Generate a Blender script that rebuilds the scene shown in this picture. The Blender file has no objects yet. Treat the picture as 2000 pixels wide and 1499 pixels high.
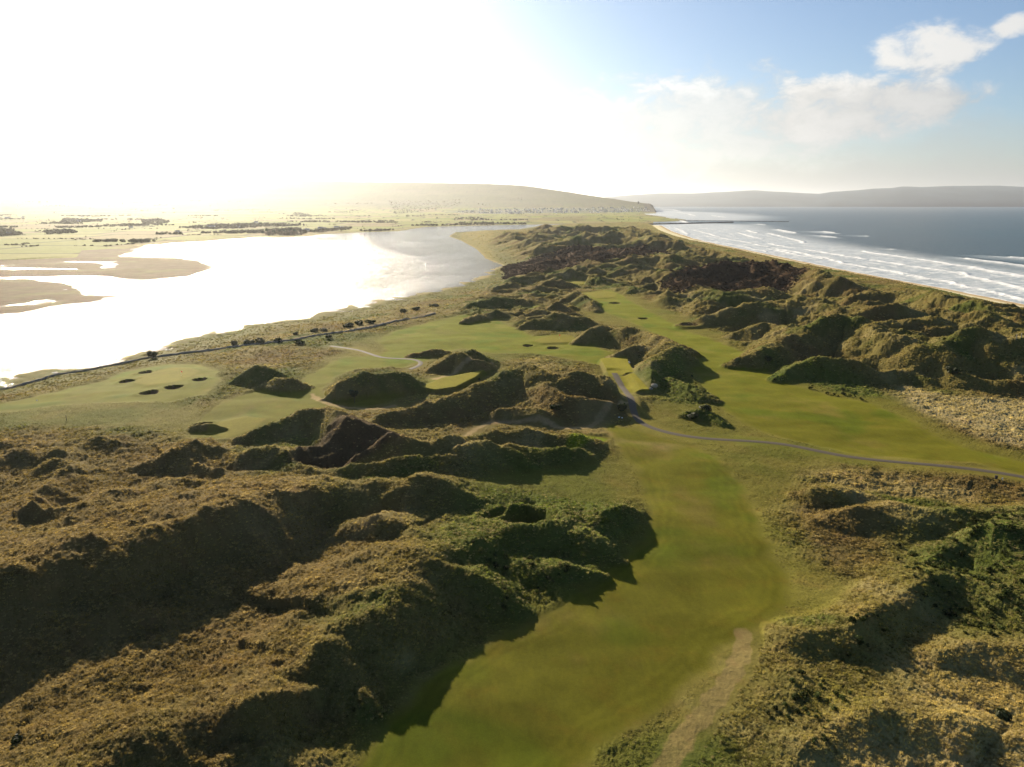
import bpy, math, random, time
import numpy as np
T0 = time.time()
f32 = np.float32
rng = np.random.default_rng(7)
random.seed(7)
S = bpy.context.scene
COL = S.collection

# ------------------------------------------------------------------ camera, sky, sun, exposure
HC = 85.0
PITCH = math.radians(13.2)
FPX = 1500.0                      # focal length in the photograph's own pixels (2000 wide)
cam_d = bpy.data.cameras.new('camera')
cam_d.sensor_width = 36.0
cam_d.lens = 36.0 * FPX / 2000.0
cam_d.clip_start = 0.5
cam_d.clip_end = 120000.0
cam = bpy.data.objects.new('camera', cam_d)
cam.location = (0, 0, HC)
cam.rotation_euler = (math.radians(90) - PITCH, 0, 0)
COL.objects.link(cam)
S.camera = cam

SUN_AZ = math.radians(-25.0)      # left of the view direction
SUN_EL = math.radians(17.5)
sdir = (math.sin(SUN_AZ) * math.cos(SUN_EL), math.cos(SUN_AZ) * math.cos(SUN_EL), math.sin(SUN_EL))

W = bpy.data.worlds.new("World")
S.world = W
W.use_nodes = True
nt = W.node_tree
nt.nodes.clear()


class N:
    """tiny helper for node trees"""
    def __init__(s, nt): s.nt = nt
    def n(s, t, **k):
        x = s.nt.nodes.new(t)
        for a, b in k.items(): setattr(x, a, b)
        return x
    def l(s, a, b): s.nt.links.new(a, b)
    def put(s, sock, v):
        if hasattr(v, 'is_output') or isinstance(v, bpy.types.NodeSocket): s.l(v, sock)
        else: sock.default_value = v
    def math(s, op, a, b=0.0, c=0.0, clamp=False):
        x = s.n('ShaderNodeMath', operation=op, use_clamp=clamp)
        s.put(x.inputs[0], a); s.put(x.inputs[1], b); s.put(x.inputs[2], c)
        return x.outputs[0]
    def vmath(s, op, a, b=(0, 0, 0), out=0):
        x = s.n('ShaderNodeVectorMath', operation=op)
        s.put(x.inputs[0], a)
        if op == 'SCALE': s.put(x.inputs['Scale'], b)
        else: s.put(x.inputs[1], b)
        return x.outputs[out]
    def noise(s, vec, scale, detail=4.0, rough=0.55, dist=0.0):
        x = s.n('ShaderNodeTexNoise')
        s.put(x.inputs['Vector'], vec); x.inputs['Scale'].default_value = scale
        x.inputs['Detail'].default_value = detail; x.inputs['Roughness'].default_value = rough
        x.inputs['Distortion'].default_value = dist
        return x.outputs[0]
    def ramp(s, fac, a, b, va=0.0, vb=1.0):
        x = s.n('ShaderNodeMapRange', interpolation_type='SMOOTHSTEP')
        s.put(x.inputs[0], fac)
        for i, v in zip((1, 2, 3, 4), (a, b, va, vb)): s.put(x.inputs[i], v)
        return x.outputs[0]
    def mix(s, fac, a, b, mode='MIX'):
        x = s.n('ShaderNodeMix', data_type='RGBA', blend_type=mode)
        s.put(x.inputs[0], fac); s.put(x.inputs[6], a); s.put(x.inputs[7], b)
        return x.outputs[2]


g = N(nt)
sky = g.n('ShaderNodeTexSky', sky_type='NISHITA')
sky.sun_disc = False
sky.sun_elevation = SUN_EL
sky.sun_rotation = SUN_AZ
sky.altitude = 50
sky.air_density = 0.9
sky.dust_density = 1.0
sky.ozone_density = 2.2
tc = g.n('ShaderNodeTexCoord')
D = tc.outputs['Generated']
sp = g.n('ShaderNodeSeparateXYZ'); g.l(D, sp.inputs[0])
X_, Y_, Z_ = sp.outputs
# azimuth (degrees, right of the view direction) and elevation (degrees)
az = g.math('MULTIPLY', g.math('ARCTAN2', X_, Y_), 57.2958)
el = g.math('MULTIPLY', g.math('ARCSINE', Z_), 57.2958)
comb = g.n('ShaderNodeCombineXYZ')
g.l(g.math('MULTIPLY', az, 0.10), comb.inputs[0]); g.l(g.math('MULTIPLY', el, 0.17), comb.inputs[1])
warp = g.noise(comb.outputs[0], 1.6, 7, 0.62)
fine = g.noise(comb.outputs[0], 4.2, 9, 0.64, 0.3)
big = g.noise(comb.outputs[0], 0.8, 5, 0.55)


def blob(a0, e0, ra, re, tilt=0.0):
    """soft elliptical bank of cloud centred in the sky at azimuth a0, elevation e0"""
    da = g.math('SUBTRACT', az, a0)
    de = g.math('SUBTRACT', g.math('SUBTRACT', el, e0), g.math('MULTIPLY', da, tilt))
    q = g.math('ADD', g.math('POWER', g.math('ABSOLUTE', g.math('DIVIDE', da, ra)), 2.0),
               g.math('POWER', g.math('ABSOLUTE', g.math('DIVIDE', de, re)), 2.0))
    return g.math('SUBTRACT', 1.0, q)


def px_ang(u, v):
    x, y = (u - 1000) / FPX, -(v - 749.5) / FPX
    Yw = math.cos(PITCH) + y * math.sin(PITCH); Zw = -math.sin(PITCH) + y * math.cos(PITCH)
    return math.degrees(math.atan2(x, Yw)), math.degrees(math.atan2(Zw, math.hypot(x, Yw)))


def pblob(u, v, ru, rv, tilt=0.0):
    a0, e0 = px_ang(u, v)
    return blob(a0, e0, ru / FPX * 57.3, rv / FPX * 57.3, tilt)


def add_blob(bl):
    b = None
    for x in bl: b = x if b is None else g.math('MAXIMUM', b, x)
    return b


wn = g.math('ADD', g.math('MULTIPLY', g.math('SUBTRACT', warp, 0.5), 2.0), g.math('MULTIPLY', g.math('SUBTRACT', fine, 0.5), 3.6))
crisp = add_blob([pblob(1705, 205, 165, 50), pblob(1620, 235, 150, 38), pblob(1600, 190, 80, 34),
                  pblob(1805, 100, 70, 46), pblob(1850, 118, 60, 30, 0.3), pblob(1745, 95, 40, 24), pblob(1985, 50, 30, 16), pblob(1745, 120, 40, 16)])
mc = g.ramp(g.math('ADD', crisp, wn), -0.35, 0.95)
soft = add_blob([pblob(1380, 230, 230, 80), pblob(1280, 260, 260, 90), pblob(1500, 260, 250, 60), pblob(1850, 205, 60, 25)])
ms = g.math('MULTIPLY', g.ramp(g.math('ADD', soft, wn), -0.3, 1.0), 0.8)
lowb = g.ramp(g.math('ADD', el, g.math('MULTIPLY', g.math('SUBTRACT', warp, 0.5), 7.0)), 6.0, 1.2)
ml = g.math('MULTIPLY', g.math('MULTIPLY', lowb, g.ramp(big, 0.2, 0.75, 0.7, 0.92)), g.ramp(g.math('ABSOLUTE', g.math('SUBTRACT', az, 20.0)), 75.0, 40.0))
mask = g.math('MAXIMUM', mc, g.math('MAXIMUM', ms, ml))
# cloud brightness falls away from the sun and towards the cloud bases
sunang = g.vmath('DOT_PRODUCT', D, sdir, out=1)
toward = g.ramp(sunang, 0.55, 0.97)
base_grey = g.ramp(g.math('ADD', el, g.math('MULTIPLY', g.math('SUBTRACT', fine, 0.5), 9.0)), 5.5, 9.5, 0.0, 1.0)
shade = g.ramp(g.math('ADD', g.math('MULTIPLY', warp, 0.5), g.math('MULTIPLY', fine, 0.5)), 0.35, 0.62)
CL_DARK, CL_LITE = (5.0, 5.1, 5.15, 1), (7.4, 7.4, 7.3, 1)
ccol = g.mix(g.math('MAXIMUM', g.math('MULTIPLY', base_grey, 1.0), g.math('MULTIPLY', shade, 0.5)), CL_DARK, CL_LITE)
ccol = g.mix(1.0, ccol, g.mix(toward, (1, 1, 1, 1), (1.6, 1.55, 1.45, 1)), 'MULTIPLY')
lowc = g.mix(1.0, (4.5, 4.65, 4.6, 1), g.mix(toward, (1, 1, 1, 1), (1.7, 1.62, 1.5, 1)), 'MULTIPLY')
skyc = g.mix(1.0, sky.outputs[0], (0.92, 1.02, 1.13, 1), 'MULTIPLY')
full = g.mix(g.math('MAXIMUM', ml, ms), skyc, g.mix(ms, lowc, ccol))
full = g.mix(mc, full, ccol)
# forward-scattered glow round the sun
glow = g.math('POWER', g.math('MAXIMUM', sunang, 0.0), 14.0)
glow2 = g.math('POWER', g.math('MAXIMUM', sunang, 0.0), 90.0)
gl = g.math('ADD', g.math('MULTIPLY', glow, 1.15), g.math('MULTIPLY', glow2, 5.0))
gcol = g.n('ShaderNodeCombineXYZ')
g.l(gl, gcol.inputs[0]); g.l(g.math('MULTIPLY', gl, 0.985), gcol.inputs[1]); g.l(g.math('MULTIPLY', gl, 0.93), gcol.inputs[2])
full = g.mix(1.0, full, gcol.outputs[0], 'ADD')
bg = g.n('ShaderNodeBackground')
g.l(full, bg.inputs[0])
bg.inputs[1].default_value = 0.05
wo = g.n('ShaderNodeOutputWorld')
g.l(bg.outputs[0], wo.inputs[0])

sun_d = bpy.data.lights.new('sun', 'SUN')
sun_d.energy = 5.0
sun_d.angle = math.radians(0.55)
sun_d.color = (1.0, 0.86, 0.66)
sun = bpy.data.objects.new('sun', sun_d)
sun.rotation_euler = (math.radians(90) - SUN_EL, 0, -SUN_AZ + math.radians(180))
sun.location = (0, 0, 300)
COL.objects.link(sun)

S.view_settings.view_transform = 'Standard'
S.view_settings.look = 'None'
S.view_settings.exposure = 1.12
S.view_settings.gamma = 1.0
S.render.engine = 'CYCLES'
S.cycles.use_denoising = True
S.cycles.max_bounces = 5
S.cycles.diffuse_bounces = 1
S.cycles.glossy_bounces = 2
S.cycles.transmission_bounces = 3
S.cycles.volume_bounces = 0
S.cycles.transparent_max_bounces = 4
S.cycles.sample_clamp_indirect = 6.0
S.cycles.caustics_reflective = False
S.cycles.caustics_refractive = False

# ------------------------------------------------------------------ numpy helpers
PERM = np.random.default_rng(3).permutation(256).astype(np.int32)
PERM = np.concatenate([PERM, PERM])
GA = (np.arange(256) / 256.0 * 2 * np.pi)
GX = np.cos(GA).astype(f32); GY = np.sin(GA).astype(f32)


def gn(x, y, seed=0):
    """2D gradient noise, about -1..1"""
    x = np.asarray(x, f32); y = np.asarray(y, f32)
    xf = np.floor(x); yf = np.floor(y)
    xi = (xf.astype(np.int32) + seed * 37) & 255; yi = (yf.astype(np.int32) + seed * 91) & 255
    fx = x - xf; fy = y - yf
    u = fx * fx * fx * (fx * (fx * 6 - 15) + 10); v = fy * fy * fy * (fy * (fy * 6 - 15) + 10)
    def h(i, j, a, b):
        k = PERM[PERM[i & 255] + (j & 255)]
        return GX[k] * a + GY[k] * b
    a = h(xi, yi, fx, fy); b = h(xi + 1, yi, fx - 1, fy)
    c = h(xi, yi + 1, fx, fy - 1); d = h(xi + 1, yi + 1, fx - 1, fy - 1)
    return ((a + u * (b - a)) * (1 - v) + (c + u * (d - c)) * v) * f32(1.5)


def fbm(x, y, lam, octv=4, gain=0.5, seed=0):
    r = 0; a = 1.0; t = 0
    for i in range(octv):
        r = r + a * gn(x / lam, y / lam, seed + i); t += a
        a *= gain; lam *= 0.5
    return r / t


def rid(x, y, lam, octv=3, gain=0.5, seed=0):
    r = 0; a = 1.0; t = 0; w = 1.0
    for i in range(octv):
        n = 1 - np.abs(gn(x / lam, y / lam, seed + i)) * 1.6
        n = np.clip(n, 0, 1) ** 1.7
        r = r + a * n * w; t += a
        w = np.clip(n * 1.5, 0, 1)
        a *= gain; lam *= 0.5
    return r / t


def ss(x, a, b):
    t = np.clip((x - a) / (b - a), 0, 1)
    return t * t * (3 - 2 * t)


def ray(u, v):
    x, y = (u - 1000) / FPX, -(v - 749.5) / FPX
    return x, math.cos(PITCH) + y * math.sin(PITCH), -math.sin(PITCH) + y * math.cos(PITCH)


def pz(u, v, z=0.0):
    """where the line of sight through (u, v) of the photograph meets height z"""
    a, b, c = ray(u, v)
    c = min(c, -1e-3)
    t = (z - HC) / c
    return a * t, b * t


def far_pt(u, v, Y):
    a, b, c = ray(u, v)
    t = Y / b
    return a * t, Y, HC + c * t


def seg_dist(X, Y, P):
    """distance to polyline, arc position of the nearest point, side sign (+ = left of direction)"""
    P = np.asarray(P, dtype=np.float64)
    best = np.full(X.shape, 1e18, f32); pos = np.zeros(X.shape, f32); side = np.ones(X.shape, f32)
    for i in range(len(P) - 1):
        ax, ay = P[i, 0], P[i, 1]; dx, dy = P[i + 1, 0] - ax, P[i + 1, 1] - ay
        L = dx * dx + dy * dy + 1e-9
        px_, py_ = X - f32(ax), Y - f32(ay)
        t = np.clip((px_ * f32(dx) + py_ * f32(dy)) / f32(L), 0, 1)
        ex = px_ - t * f32(dx); ey = py_ - t * f32(dy)
        d = ex * ex + ey * ey
        sv = (f32(dx) * py_ - f32(dy) * px_) / np.sqrt(f32(L) * (d + 1e-6))
        tie = np.abs(d - best) <= 1e-4 * best + 1e-6
        m = (d < best) & ~tie
        side = np.where(tie, 0.5 * (side + sv), np.where(m, sv, side))
        best = np.where(m, d, best); pos = np.where(m, i + t, pos)
    return np.sqrt(best), pos, side


def inside(X, Y, P):
    c = np.zeros(X.shape, bool)
    n = len(P)
    for i in range(n):
        x1, y1 = P[i]; x2, y2 = P[(i + 1) % n]
        if y1 == y2: continue
        m = ((y1 > Y) != (y2 > Y)) & (X < (x2 - x1) * (Y - y1) / (y2 - y1) + x1)
        c ^= m
    return c


def sdf(X, Y, P, margin=60.0):
    """signed distance, positive inside; only exact within margin of the polygon's box"""
    P = np.asarray([(p[0], p[1]) for p in P], float)
    out = np.full(X.shape, -margin, f32)
    m = (X > P[:, 0].min() - margin) & (X < P[:, 0].max() + margin) & (Y > P[:, 1].min() - margin) & (Y < P[:, 1].max() + margin)
    if not m.any(): return out
    xs, ys = X[m], Y[m]
    d, _, _ = seg_dist(xs, ys, np.vstack([P, P[:1]]))
    s = np.where(inside(xs, ys, P), d, -d)
    out[m] = np.maximum(s, -margin)
    return out


# ------------------------------------------------------------------ shorelines (traced on the water plane)
bank = [(0, 749), (60, 738), (150, 716), (240, 700), (300, 681), (400, 656), (480, 634), (560, 626), (600, 622), (662, 608), (720, 597),
        (775, 585), (825, 575), (875, 565), (912, 552), (950, 542), (954, 532), (982, 519), (950, 505), (930, 486), (900, 470),
        (877, 462), (890, 454), (950, 452), (1000, 451), (1032, 445), (1064, 440.6), (1130, 438.6), (1205, 437.6), (1262, 439.5)]
coast = [(1262, 439.5), (1292, 441), (1312, 452), (1350, 465), (1400, 477), (1450, 487), (1500, 497), (1575, 513), (1675, 533), (1750, 547), (1850, 565), (1950, 585), (2050, 606), (2300, 665)]
Pn = [pz(u, v) for u, v in bank] + [pz(u, v) for u, v in coast[1:]]
Pn = [(-700, -60), (-620, 60), (-470, 190)] + Pn + [(700, 300), (900, 60), (900, -60)]
COASTP = np.array([pz(u, v) for u, v in coast] + [(700, 300), (900, 60)])
far_bank = [(1064, 438.6), (950, 440.7), (850, 443), (825, 444), (805, 447), (775, 452), (700, 454.5), (640, 457), (600, 461), (532, 464), (500, 463), (425, 469), (325, 475),
            (275, 481), (250, 490), (240, 502), (300, 505), (350, 506), (385, 510), (390, 522), (375, 538), (300, 545), (250, 542), (212, 537), (125, 537), (0, 542), (-250, 548)]
far_coast = [(1130, 436.8), (1205, 435.3), (1300, 433.2), (1338, 431), (1335, 429.5), (1300, 424.5), (1262, 419.5), (1256, 418), (1279, 417.3), (1282, 414), (1279, 411)]
Pf = [pz(u, v) for u, v in far_coast[::-1]] + [pz(u, v) for u, v in far_bank]
xe, ye = Pf[0]
Pf = [(-30000, 24000), (1100, 24000), (1250, 12000)] + Pf + [(-1400, 760), (-30000, 760)]
mud2 = [(-400, 545), (0, 547), (87, 548), (125, 555), (130, 565), (160, 567), (180, 576), (237, 578), (175, 587), (125, 595), (0, 614), (-200, 640), (-500, 690)]
Pm = [pz(u, v) for u, v in mud2]
lagoons = [[(-200, 523), (0, 518), (100, 511.5), (150, 508.5), (225, 511), (236, 515), (220, 523), (200, 525), (196, 518), (150, 514), (80, 515), (0, 520), (-200, 527)],
           [(-200, 531), (0, 523.5), (60, 523), (115, 524), (145, 524), (150, 527), (60, 527.5), (0, 528), (-200, 538)],
           [(-200, 606), (0, 597), (60, 590), (95, 585), (116, 586), (100, 590), (60, 596), (0, 601), (-200, 612)]]
Pl = [[pz(u, v) for u, v in q] for q in lagoons]


def shore(X, Y):
    """signed distance inside the near land, the far land and the mud (positive on land)"""
    a = sdf(X, Y, Pn, 400.0)
    b = sdf(X, Y, Pf, 3000.0)
    c = sdf(X, Y, Pm, 200.0)
    for q in Pl:
        l = sdf(X, Y, q, 60.0)
        l = np.where(l > -59, -l, 1e9).astype(f32); b = np.minimum(b, l); c = np.minimum(c, l)
    return a, b, c


def base_z(X, Y):
    X = np.asarray(X, f32); Y = np.asarray(Y, f32)
    a = sdf(X, Y, Pn, 400.0)
    dc, _, _ = seg_dist(X, Y, COASTP)
    z = 1.0 + 7.0 * ss(a, 0, 130)
    z = z + 5.5 * np.exp(-((dc - 75) / 45.0) ** 2) * ss(a, 25, 60)
    return z, a, dc


def pt(u, v, h=0.0):
    """ground point seen at (u, v) with the ground h above the general level"""
    z = 8.0 + h
    for _ in range(4):
        x, y = pz(u, v, z)
        z = float(base_z(np.array([x]), np.array([y]))[0][0]) + h
    return x, y


def poly(pts, h=0.0): return [pt(u, v, h) for u, v in pts]


# ------------------------------------------------------------------ fan-shaped ground grid, finer where it is near
rows = [42.0]
while rows[-1] < 21000:
    y = rows[-1]
    r = 0.0036 if y < 900 else (0.0044 if y < 3200 else 0.012)
    rows.append(y + max(y * r, 0.36))
rows = np.array(rows)
cs = np.concatenate([np.linspace(-1.5, -0.76, 110, endpoint=False), np.linspace(-0.76, 0.76, 1320), np.linspace(0.76, 1.5, 111)[1:]])
NR, NC = len(rows), len(cs)
GYY, GS = np.meshgrid(rows, cs, indexing='ij')
X = (GS * GYY).astype(f32).ravel(); Y = GYY.astype(f32).ravel()
del GYY, GS
print('grid', NR, NC, NR * NC, time.time() - T0)

LN, LF, LM = shore(X, Y)
dco, _, _ = seg_dist(X, Y, COASTP)
is_near = LN > np.maximum(LF, LM)
Ln = np.maximum(LN, np.maximum(LF, LM))

# ------------------------------------------------------------------ mown areas, greens, tees, paths
fair_px = [
    [(640, 1560), (700, 1499), (740, 1440), (800, 1370), (880, 1310), (965, 1255), (1090, 1190), (1180, 1130), (1230, 1085), (1268, 1045), (1275, 1000), (1262, 960), (1250, 920),
     (1215, 880), (1190, 850), (1185, 830), (1240, 838), (1290, 855), (1350, 872), (1400, 900), (1440, 940), (1460, 990), (1480, 1040), (1500, 1090), (1525, 1125), (1540, 1170), (1505, 1212),
     (1450, 1235), (1400, 1260), (1370, 1310), (1300, 1370), (1200, 1430), (1130, 1499), (1050, 1580)],
    [(1140, 572), (1190, 568), (1215, 578), (1240, 595), (1290, 620), (1340, 648), (1400, 668), (1450, 690), (1480, 715), (1540, 750), (1620, 775), (1700, 790), (1760, 815), (1820, 850), (1900, 880),
     (2000, 905), (2150, 945), (2150, 965), (1990, 925), (1900, 905), (1760, 896), (1660, 885), (1560, 860), (1480, 840), (1400, 790), (1370, 745), (1350, 705), (1310, 665), (1250, 635), (1180, 608), (1150, 590)],
    [(372, 856), (410, 862), (480, 852), (540, 825), (600, 800), (660, 795), (740, 790), (790, 775), (770, 765), (860, 770), (900, 764), (940, 742), (962, 722), (900, 733), (850, 740),
     (800, 768), (640, 785), (625, 765), (655, 735), (700, 720), (780, 718), (830, 706), (850, 690), (900, 680), (960, 690), (1010, 690), (1040, 690), (1110, 700), (1180, 715), (1195, 692), (1140, 668), (1100, 655),
     (1040, 658), (1000, 640), (960, 622), (900, 617), (850, 628), (780, 645), (740, 665), (760, 685), (740, 695), (680, 697), (640, 715), (590, 745), (500, 765), (440, 785), (400, 815)],
    [(-150, 830), (0, 805), (120, 790), (220, 785), (330, 785), (400, 770), (425, 745), (420, 725), (380, 712), (320, 712), (240, 728), (200, 745), (120, 765), (0, 790), (-150, 805)],
    [(1093, 891), (1120, 868), (1150, 853), (1185, 858), (1165, 872), (1125, 892)],
    [(1095, 553), (1120, 546), (1146, 550), (1140, 557), (1110, 558)], [(1060, 573), (1080, 570), (1090, 574), (1070, 577)], [(1022, 602), (1050, 597), (1055, 603), (1030, 606)]]
green_px = [[(262, 750), (266, 740), (297, 728), (335, 720), (370, 720), (392, 727), (372, 738), (335, 749), (290, 755)],
            [(1040, 668), (1060, 660), (1090, 656), (1115, 657), (1130, 668), (1100, 671), (1060, 672)],
            [(1140, 574), (1180, 569), (1206, 574), (1200, 582), (1165, 584)], [(400, 850), (430, 825), (480, 815), (520, 820), (490, 845), (440, 858)], [(1098, 553), (1120, 547), (1144, 550), (1138, 556)]]
tee_px = [[(1172, 705), (1224, 703), (1238, 733), (1190, 737)], [(1209, 737), (1238, 735), (1268, 767), (1232, 768)], [(822, 762), (862, 744), (945, 728), (930, 742), (890, 762), (850, 768)], [(1180, 661), (1215, 659), (1225, 665), (1185, 666)]]
bunk = [(292, 767, 12.5, 'round pot bunker below the near edge of the far left green', 2.2), (339, 757, 12.5, 'round pot bunker just right of the one below the far left green', 2.2),
        (247, 743, 10, 'narrow dark bunker off the left end of the far left green', 1.6), (284, 727, 9, 'small bunker behind the far left green', 1.6),
        (390, 742, 10, 'small bunker at the right end of the far left green', 1.6), (1031, 675, 8, 'small bunker in front of the central green, left of two', 1.8),
        (1080, 679, 9.5, 'larger bunker in front of the central green, right of two', 1.8), (1201, 592, 9, 'tiny bunker farthest up the long fairway', 1.8),
        (1256, 621, 8, 'small bunker on the left edge of the long fairway', 1.8), (1345, 638, 14, 'wide shallow bunker on the right edge of the long fairway', 2.0),
        (397, 830, 13, 'dark bunker beside the pale green left of the round mound', 2.0)]
cart_px = [(1198, 734), (1212, 752), (1224, 772), (1233, 792), (1237, 812), (1252, 828), (1285, 841), (1330, 852), (1380, 858), (1450, 861), (1530, 867), (1600, 882), (1660, 894), (1740, 903),
           (1830, 910), (1900, 917), (2000, 933), (2150, 962)]
cart2_px = [(640, 676), (700, 684), (722, 691), (745, 699), (775, 700), (805, 701), (822, 706), (824, 712), (812, 719), (795, 724)]
base_px = [(610, 771), (622, 782), (645, 791), (680, 797), (705, 799), (730, 800), (750, 798), (770, 793), (850, 742), (870, 735), (915, 727), (960, 718)]
track_px = [(1250, 1570), (1300, 1499), (1335, 1440), (1385, 1380), (1430, 1320), (1447, 1280), (1452, 1238)]
sand_px = [(880, 880), (905, 858), (925, 840), (960, 826), (1050, 829), (1110, 838), (1150, 836), (1180, 815), (1222, 797)]
bank_px = [(-150, 790), (0, 756), (100, 732), (200, 712), (280, 697), (370, 687), (450, 679), (520, 671), (570, 663), (650, 651), (720, 640), (800, 622), (850, 611)]
wcart, wcart2, wbase, wtrack, wsand, wbank = [np.array(poly(p)) for p in (cart_px, cart2_px, base_px, track_px, sand_px, bank_px)]


def jit(X, Y, a=1.2):
    return X + a * fbm(X, Y, 9, 2, seed=61) * 1.5, Y + a * fbm(X, Y, 9, 2, seed=71) * 1.5


Xj, Yj = jit(X, Y)
FD = np.full(X.shape, -60, f32)
for p in fair_px: FD = np.maximum(FD, sdf(Xj, Yj, poly(p), 60))
GD = np.full(X.shape, -60, f32)
for p in green_px: GD = np.maximum(GD, sdf(X, Y, poly(p), 30))
TD = np.full(X.shape, -60, f32)
for p in tee_px: TD = np.maximum(TD, sdf(X, Y, poly(p, 1.0), 30))
Xj2, Yj2 = X + fbm(X, Y, 3.5, 2, seed=81), Y + fbm(X, Y, 3.5, 2, seed=82)
near_sel = Y < 1200


def pdist(P, XX=Xj2, YY=Yj2):
    out = np.full(X.shape, 200, f32)
    d, _, _ = seg_dist(XX[near_sel], YY[near_sel], P)
    out[near_sel] = d
    return out


PCART = np.minimum(pdist(wcart, X, Y), pdist(wcart2, X, Y))
PSAND = np.minimum(pdist(wsand), np.minimum(pdist(wbase[:8]), pdist(wbase[8:])))
PTRK = pdist(wtrack); PBANK = pdist(wbank, X, Y)
print('masks', time.time() - T0)

# ------------------------------------------------------------------ dune ridges: crest points (u, v, height), front and back slope
HS = 0.8
R = []
def ridge(pts, kf=1.9, kb=2.6, p=1.25, hs=HS): R.append(([(u, v, h * hs) for u, v, h in pts], kf, kb, p))
# long spine along the left of the near fairway
ridge([(-300, 1700, 6), (0, 1600, 6.5), (150, 1510, 7), (250, 1455, 7), (350, 1415, 7.2), (430, 1375, 4.8), (500, 1345, 3.8), (600, 1300, 4.3), (650, 1245, 5.8), (720, 1198, 8.2), (765, 1155, 8.6), (790, 1110, 8.6), (830, 1085, 8.4),
       (900, 1062, 6.5), (960, 1040, 5.6), (1010, 1028, 5.4), (1060, 1030, 5.4), (1100, 1010, 6)], 1.9, 4.5, 1.05, 0.9)
ridge([(1080, 1005, 6), (1110, 1008, 6.4), (1150, 1024, 5.2), (1180, 1000, 5.4), (1204, 984, 6.3), (1228, 990, 3.6), (1250, 1002, 1)], 1.7, 2.8, 1.05, 0.85)
ridge([(1140, 1028, 5), (1175, 1060, 3.6), (1215, 1092, 1)], 2, 2, 1.2, 1)
ridge([(985, 1085, 2.6), (1040, 1102, 3.0), (1090, 1105, 2.8), (1140, 1112, 2.0), (1175, 1125, 0.8)], 2, 3.5, 1.1, 1)
ridge([(830, 1088, 8), (900, 1105, 6), (960, 1140, 4), (1010, 1180, 2)], 2, 2.3, 1.2, 1)
ridge([(648, 1250, 6.4), (668, 1290, 4.8), (690, 1335, 3.0), (730, 1366, 2.6), (752, 1380, 0.8)], 1.8, 1.8, 1.1, 1)
ridge([(500, 1350, 8), (520, 1400, 5), (545, 1440, 3)], 1.8, 1.8, 1.2, 1)
ridge([(430, 1480, 4), (480, 1440, 4.5), (540, 1470, 4)], 2.5, 2.5, 1.2, 1)
# second crest: dark hollow in front of it
ridge([(-400, 1190, 10.5), (0, 1106, 11.5), (75, 1106, 11), (110, 1086, 11), (200, 1072, 11), (300, 1038, 10.6), (400, 1003, 10.2), (480, 968, 10), (540, 962, 8.5), (620, 950, 7), (700, 955, 5)], 2.0, 5.5, 1.05, 1)
ridge([(560, 905, 3), (640, 918, 4), (700, 903, 5), (760, 896, 6), (840, 892, 4.5), (885, 885, 5)], 2.2, 1.5, 1.2, 1)
ridge([(760, 945, 5), (790, 935, 6.5), (830, 925, 7.5), (880, 942, 6), (905, 965, 3)], 2.2, 2.5, 1.2, 1)
ridge([(700, 948, 5), (745, 935, 6), (790, 940, 6.5)], 2, 2.5, 1.2, 1)
ridge([(690, 1020, 4), (745, 1002, 6.4), (790, 1018, 5.6), (800, 1040, 3)], 1.7, 3, 1.2, 1)
ridge([(800, 1025, 4), (815, 1055, 6), (835, 1085, 8)], 2, 2, 1.2, 1)
# round the blow-out
ridge([(470, 858, 3), (520, 832, 5.2), (560, 815, 7), (600, 801, 9), (650, 799, 10), (692, 822, 12), (760, 840, 11.5), (830, 862, 9.5), (880, 846, 10), (905, 850, 7)], 1.25, 1.8, 1.0)
ridge([(690, 822, 9), (665, 850, 8), (600, 862, 7), (560, 880, 6)][::-1], 1.6, 2, 1.2)
ridge([(470, 885, 5), (510, 872, 6.5), (560, 876, 6), (580, 900, 4)], 2, 2.5, 1.2)
ridge([(270, 905, 2), (330, 875, 7.5), (380, 862, 7), (420, 880, 3)], 1.8, 4, 1.15)
ridge([(380, 830, 3), (410, 826, 4), (430, 835, 2)], 1.5, 2, 1.2)
ridge([(870, 890, 5), (900, 868, 8), (950, 862, 8.6), (1000, 880, 6), (1040, 900, 3)], 1.8, 2.4, 1.15)
ridge([(905, 850, 6), (960, 843, 6), (1010, 838, 7), (1070, 845, 6), (1145, 852, 5)], 2, 2, 1.15)
ridge([(960, 870, 5), (1010, 868, 6), (1070, 878, 5.5), (1130, 876, 4)], 2, 2, 1.15)
# hills of the middle distance
ridge([(740, 812, 3), (800, 795, 5.5), (880, 772, 8.4), (940, 750, 9.5), (970, 732, 11.5), (1000, 714, 14), (1040, 707, 15), (1090, 727, 13.6), (1150, 727, 13), (1195, 741, 11.5), (1220, 775, 6.5), (1230, 798, 2)], 2.0, 1.5, 1.05)
ridge([(1060, 745, 10), (1090, 770, 9.5), (1140, 775, 8), (1200, 790, 5)], 2.0, 2.0, 1.15)
ridge([(970, 800, 4), (1010, 790, 6), (1060, 805, 5)], 2.0, 2.0, 1.15)
ridge([(636, 775, 2), (662, 748, 8.6), (700, 727, 11), (745, 729, 11), (790, 724, 11), (818, 739, 7), (832, 749, 2)], 1.2, 1.6, 0.95)
ridge([(830, 722, 1.5), (860, 705, 6), (893, 684, 11), (915, 699, 9), (940, 700, 7.5), (962, 716, 2)], 1.25, 1.7, 1.0)
ridge([(895, 684, 10), (935, 687, 8.6), (955, 700, 5), (965, 714, 2)], 1.7, 1.7, 1.0)
ridge([(1018, 637, 3), (1050, 619, 9), (1100, 614, 10.5), (1140, 620, 9), (1175, 634, 5)], 2.0, 2.0, 1.05)
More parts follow.
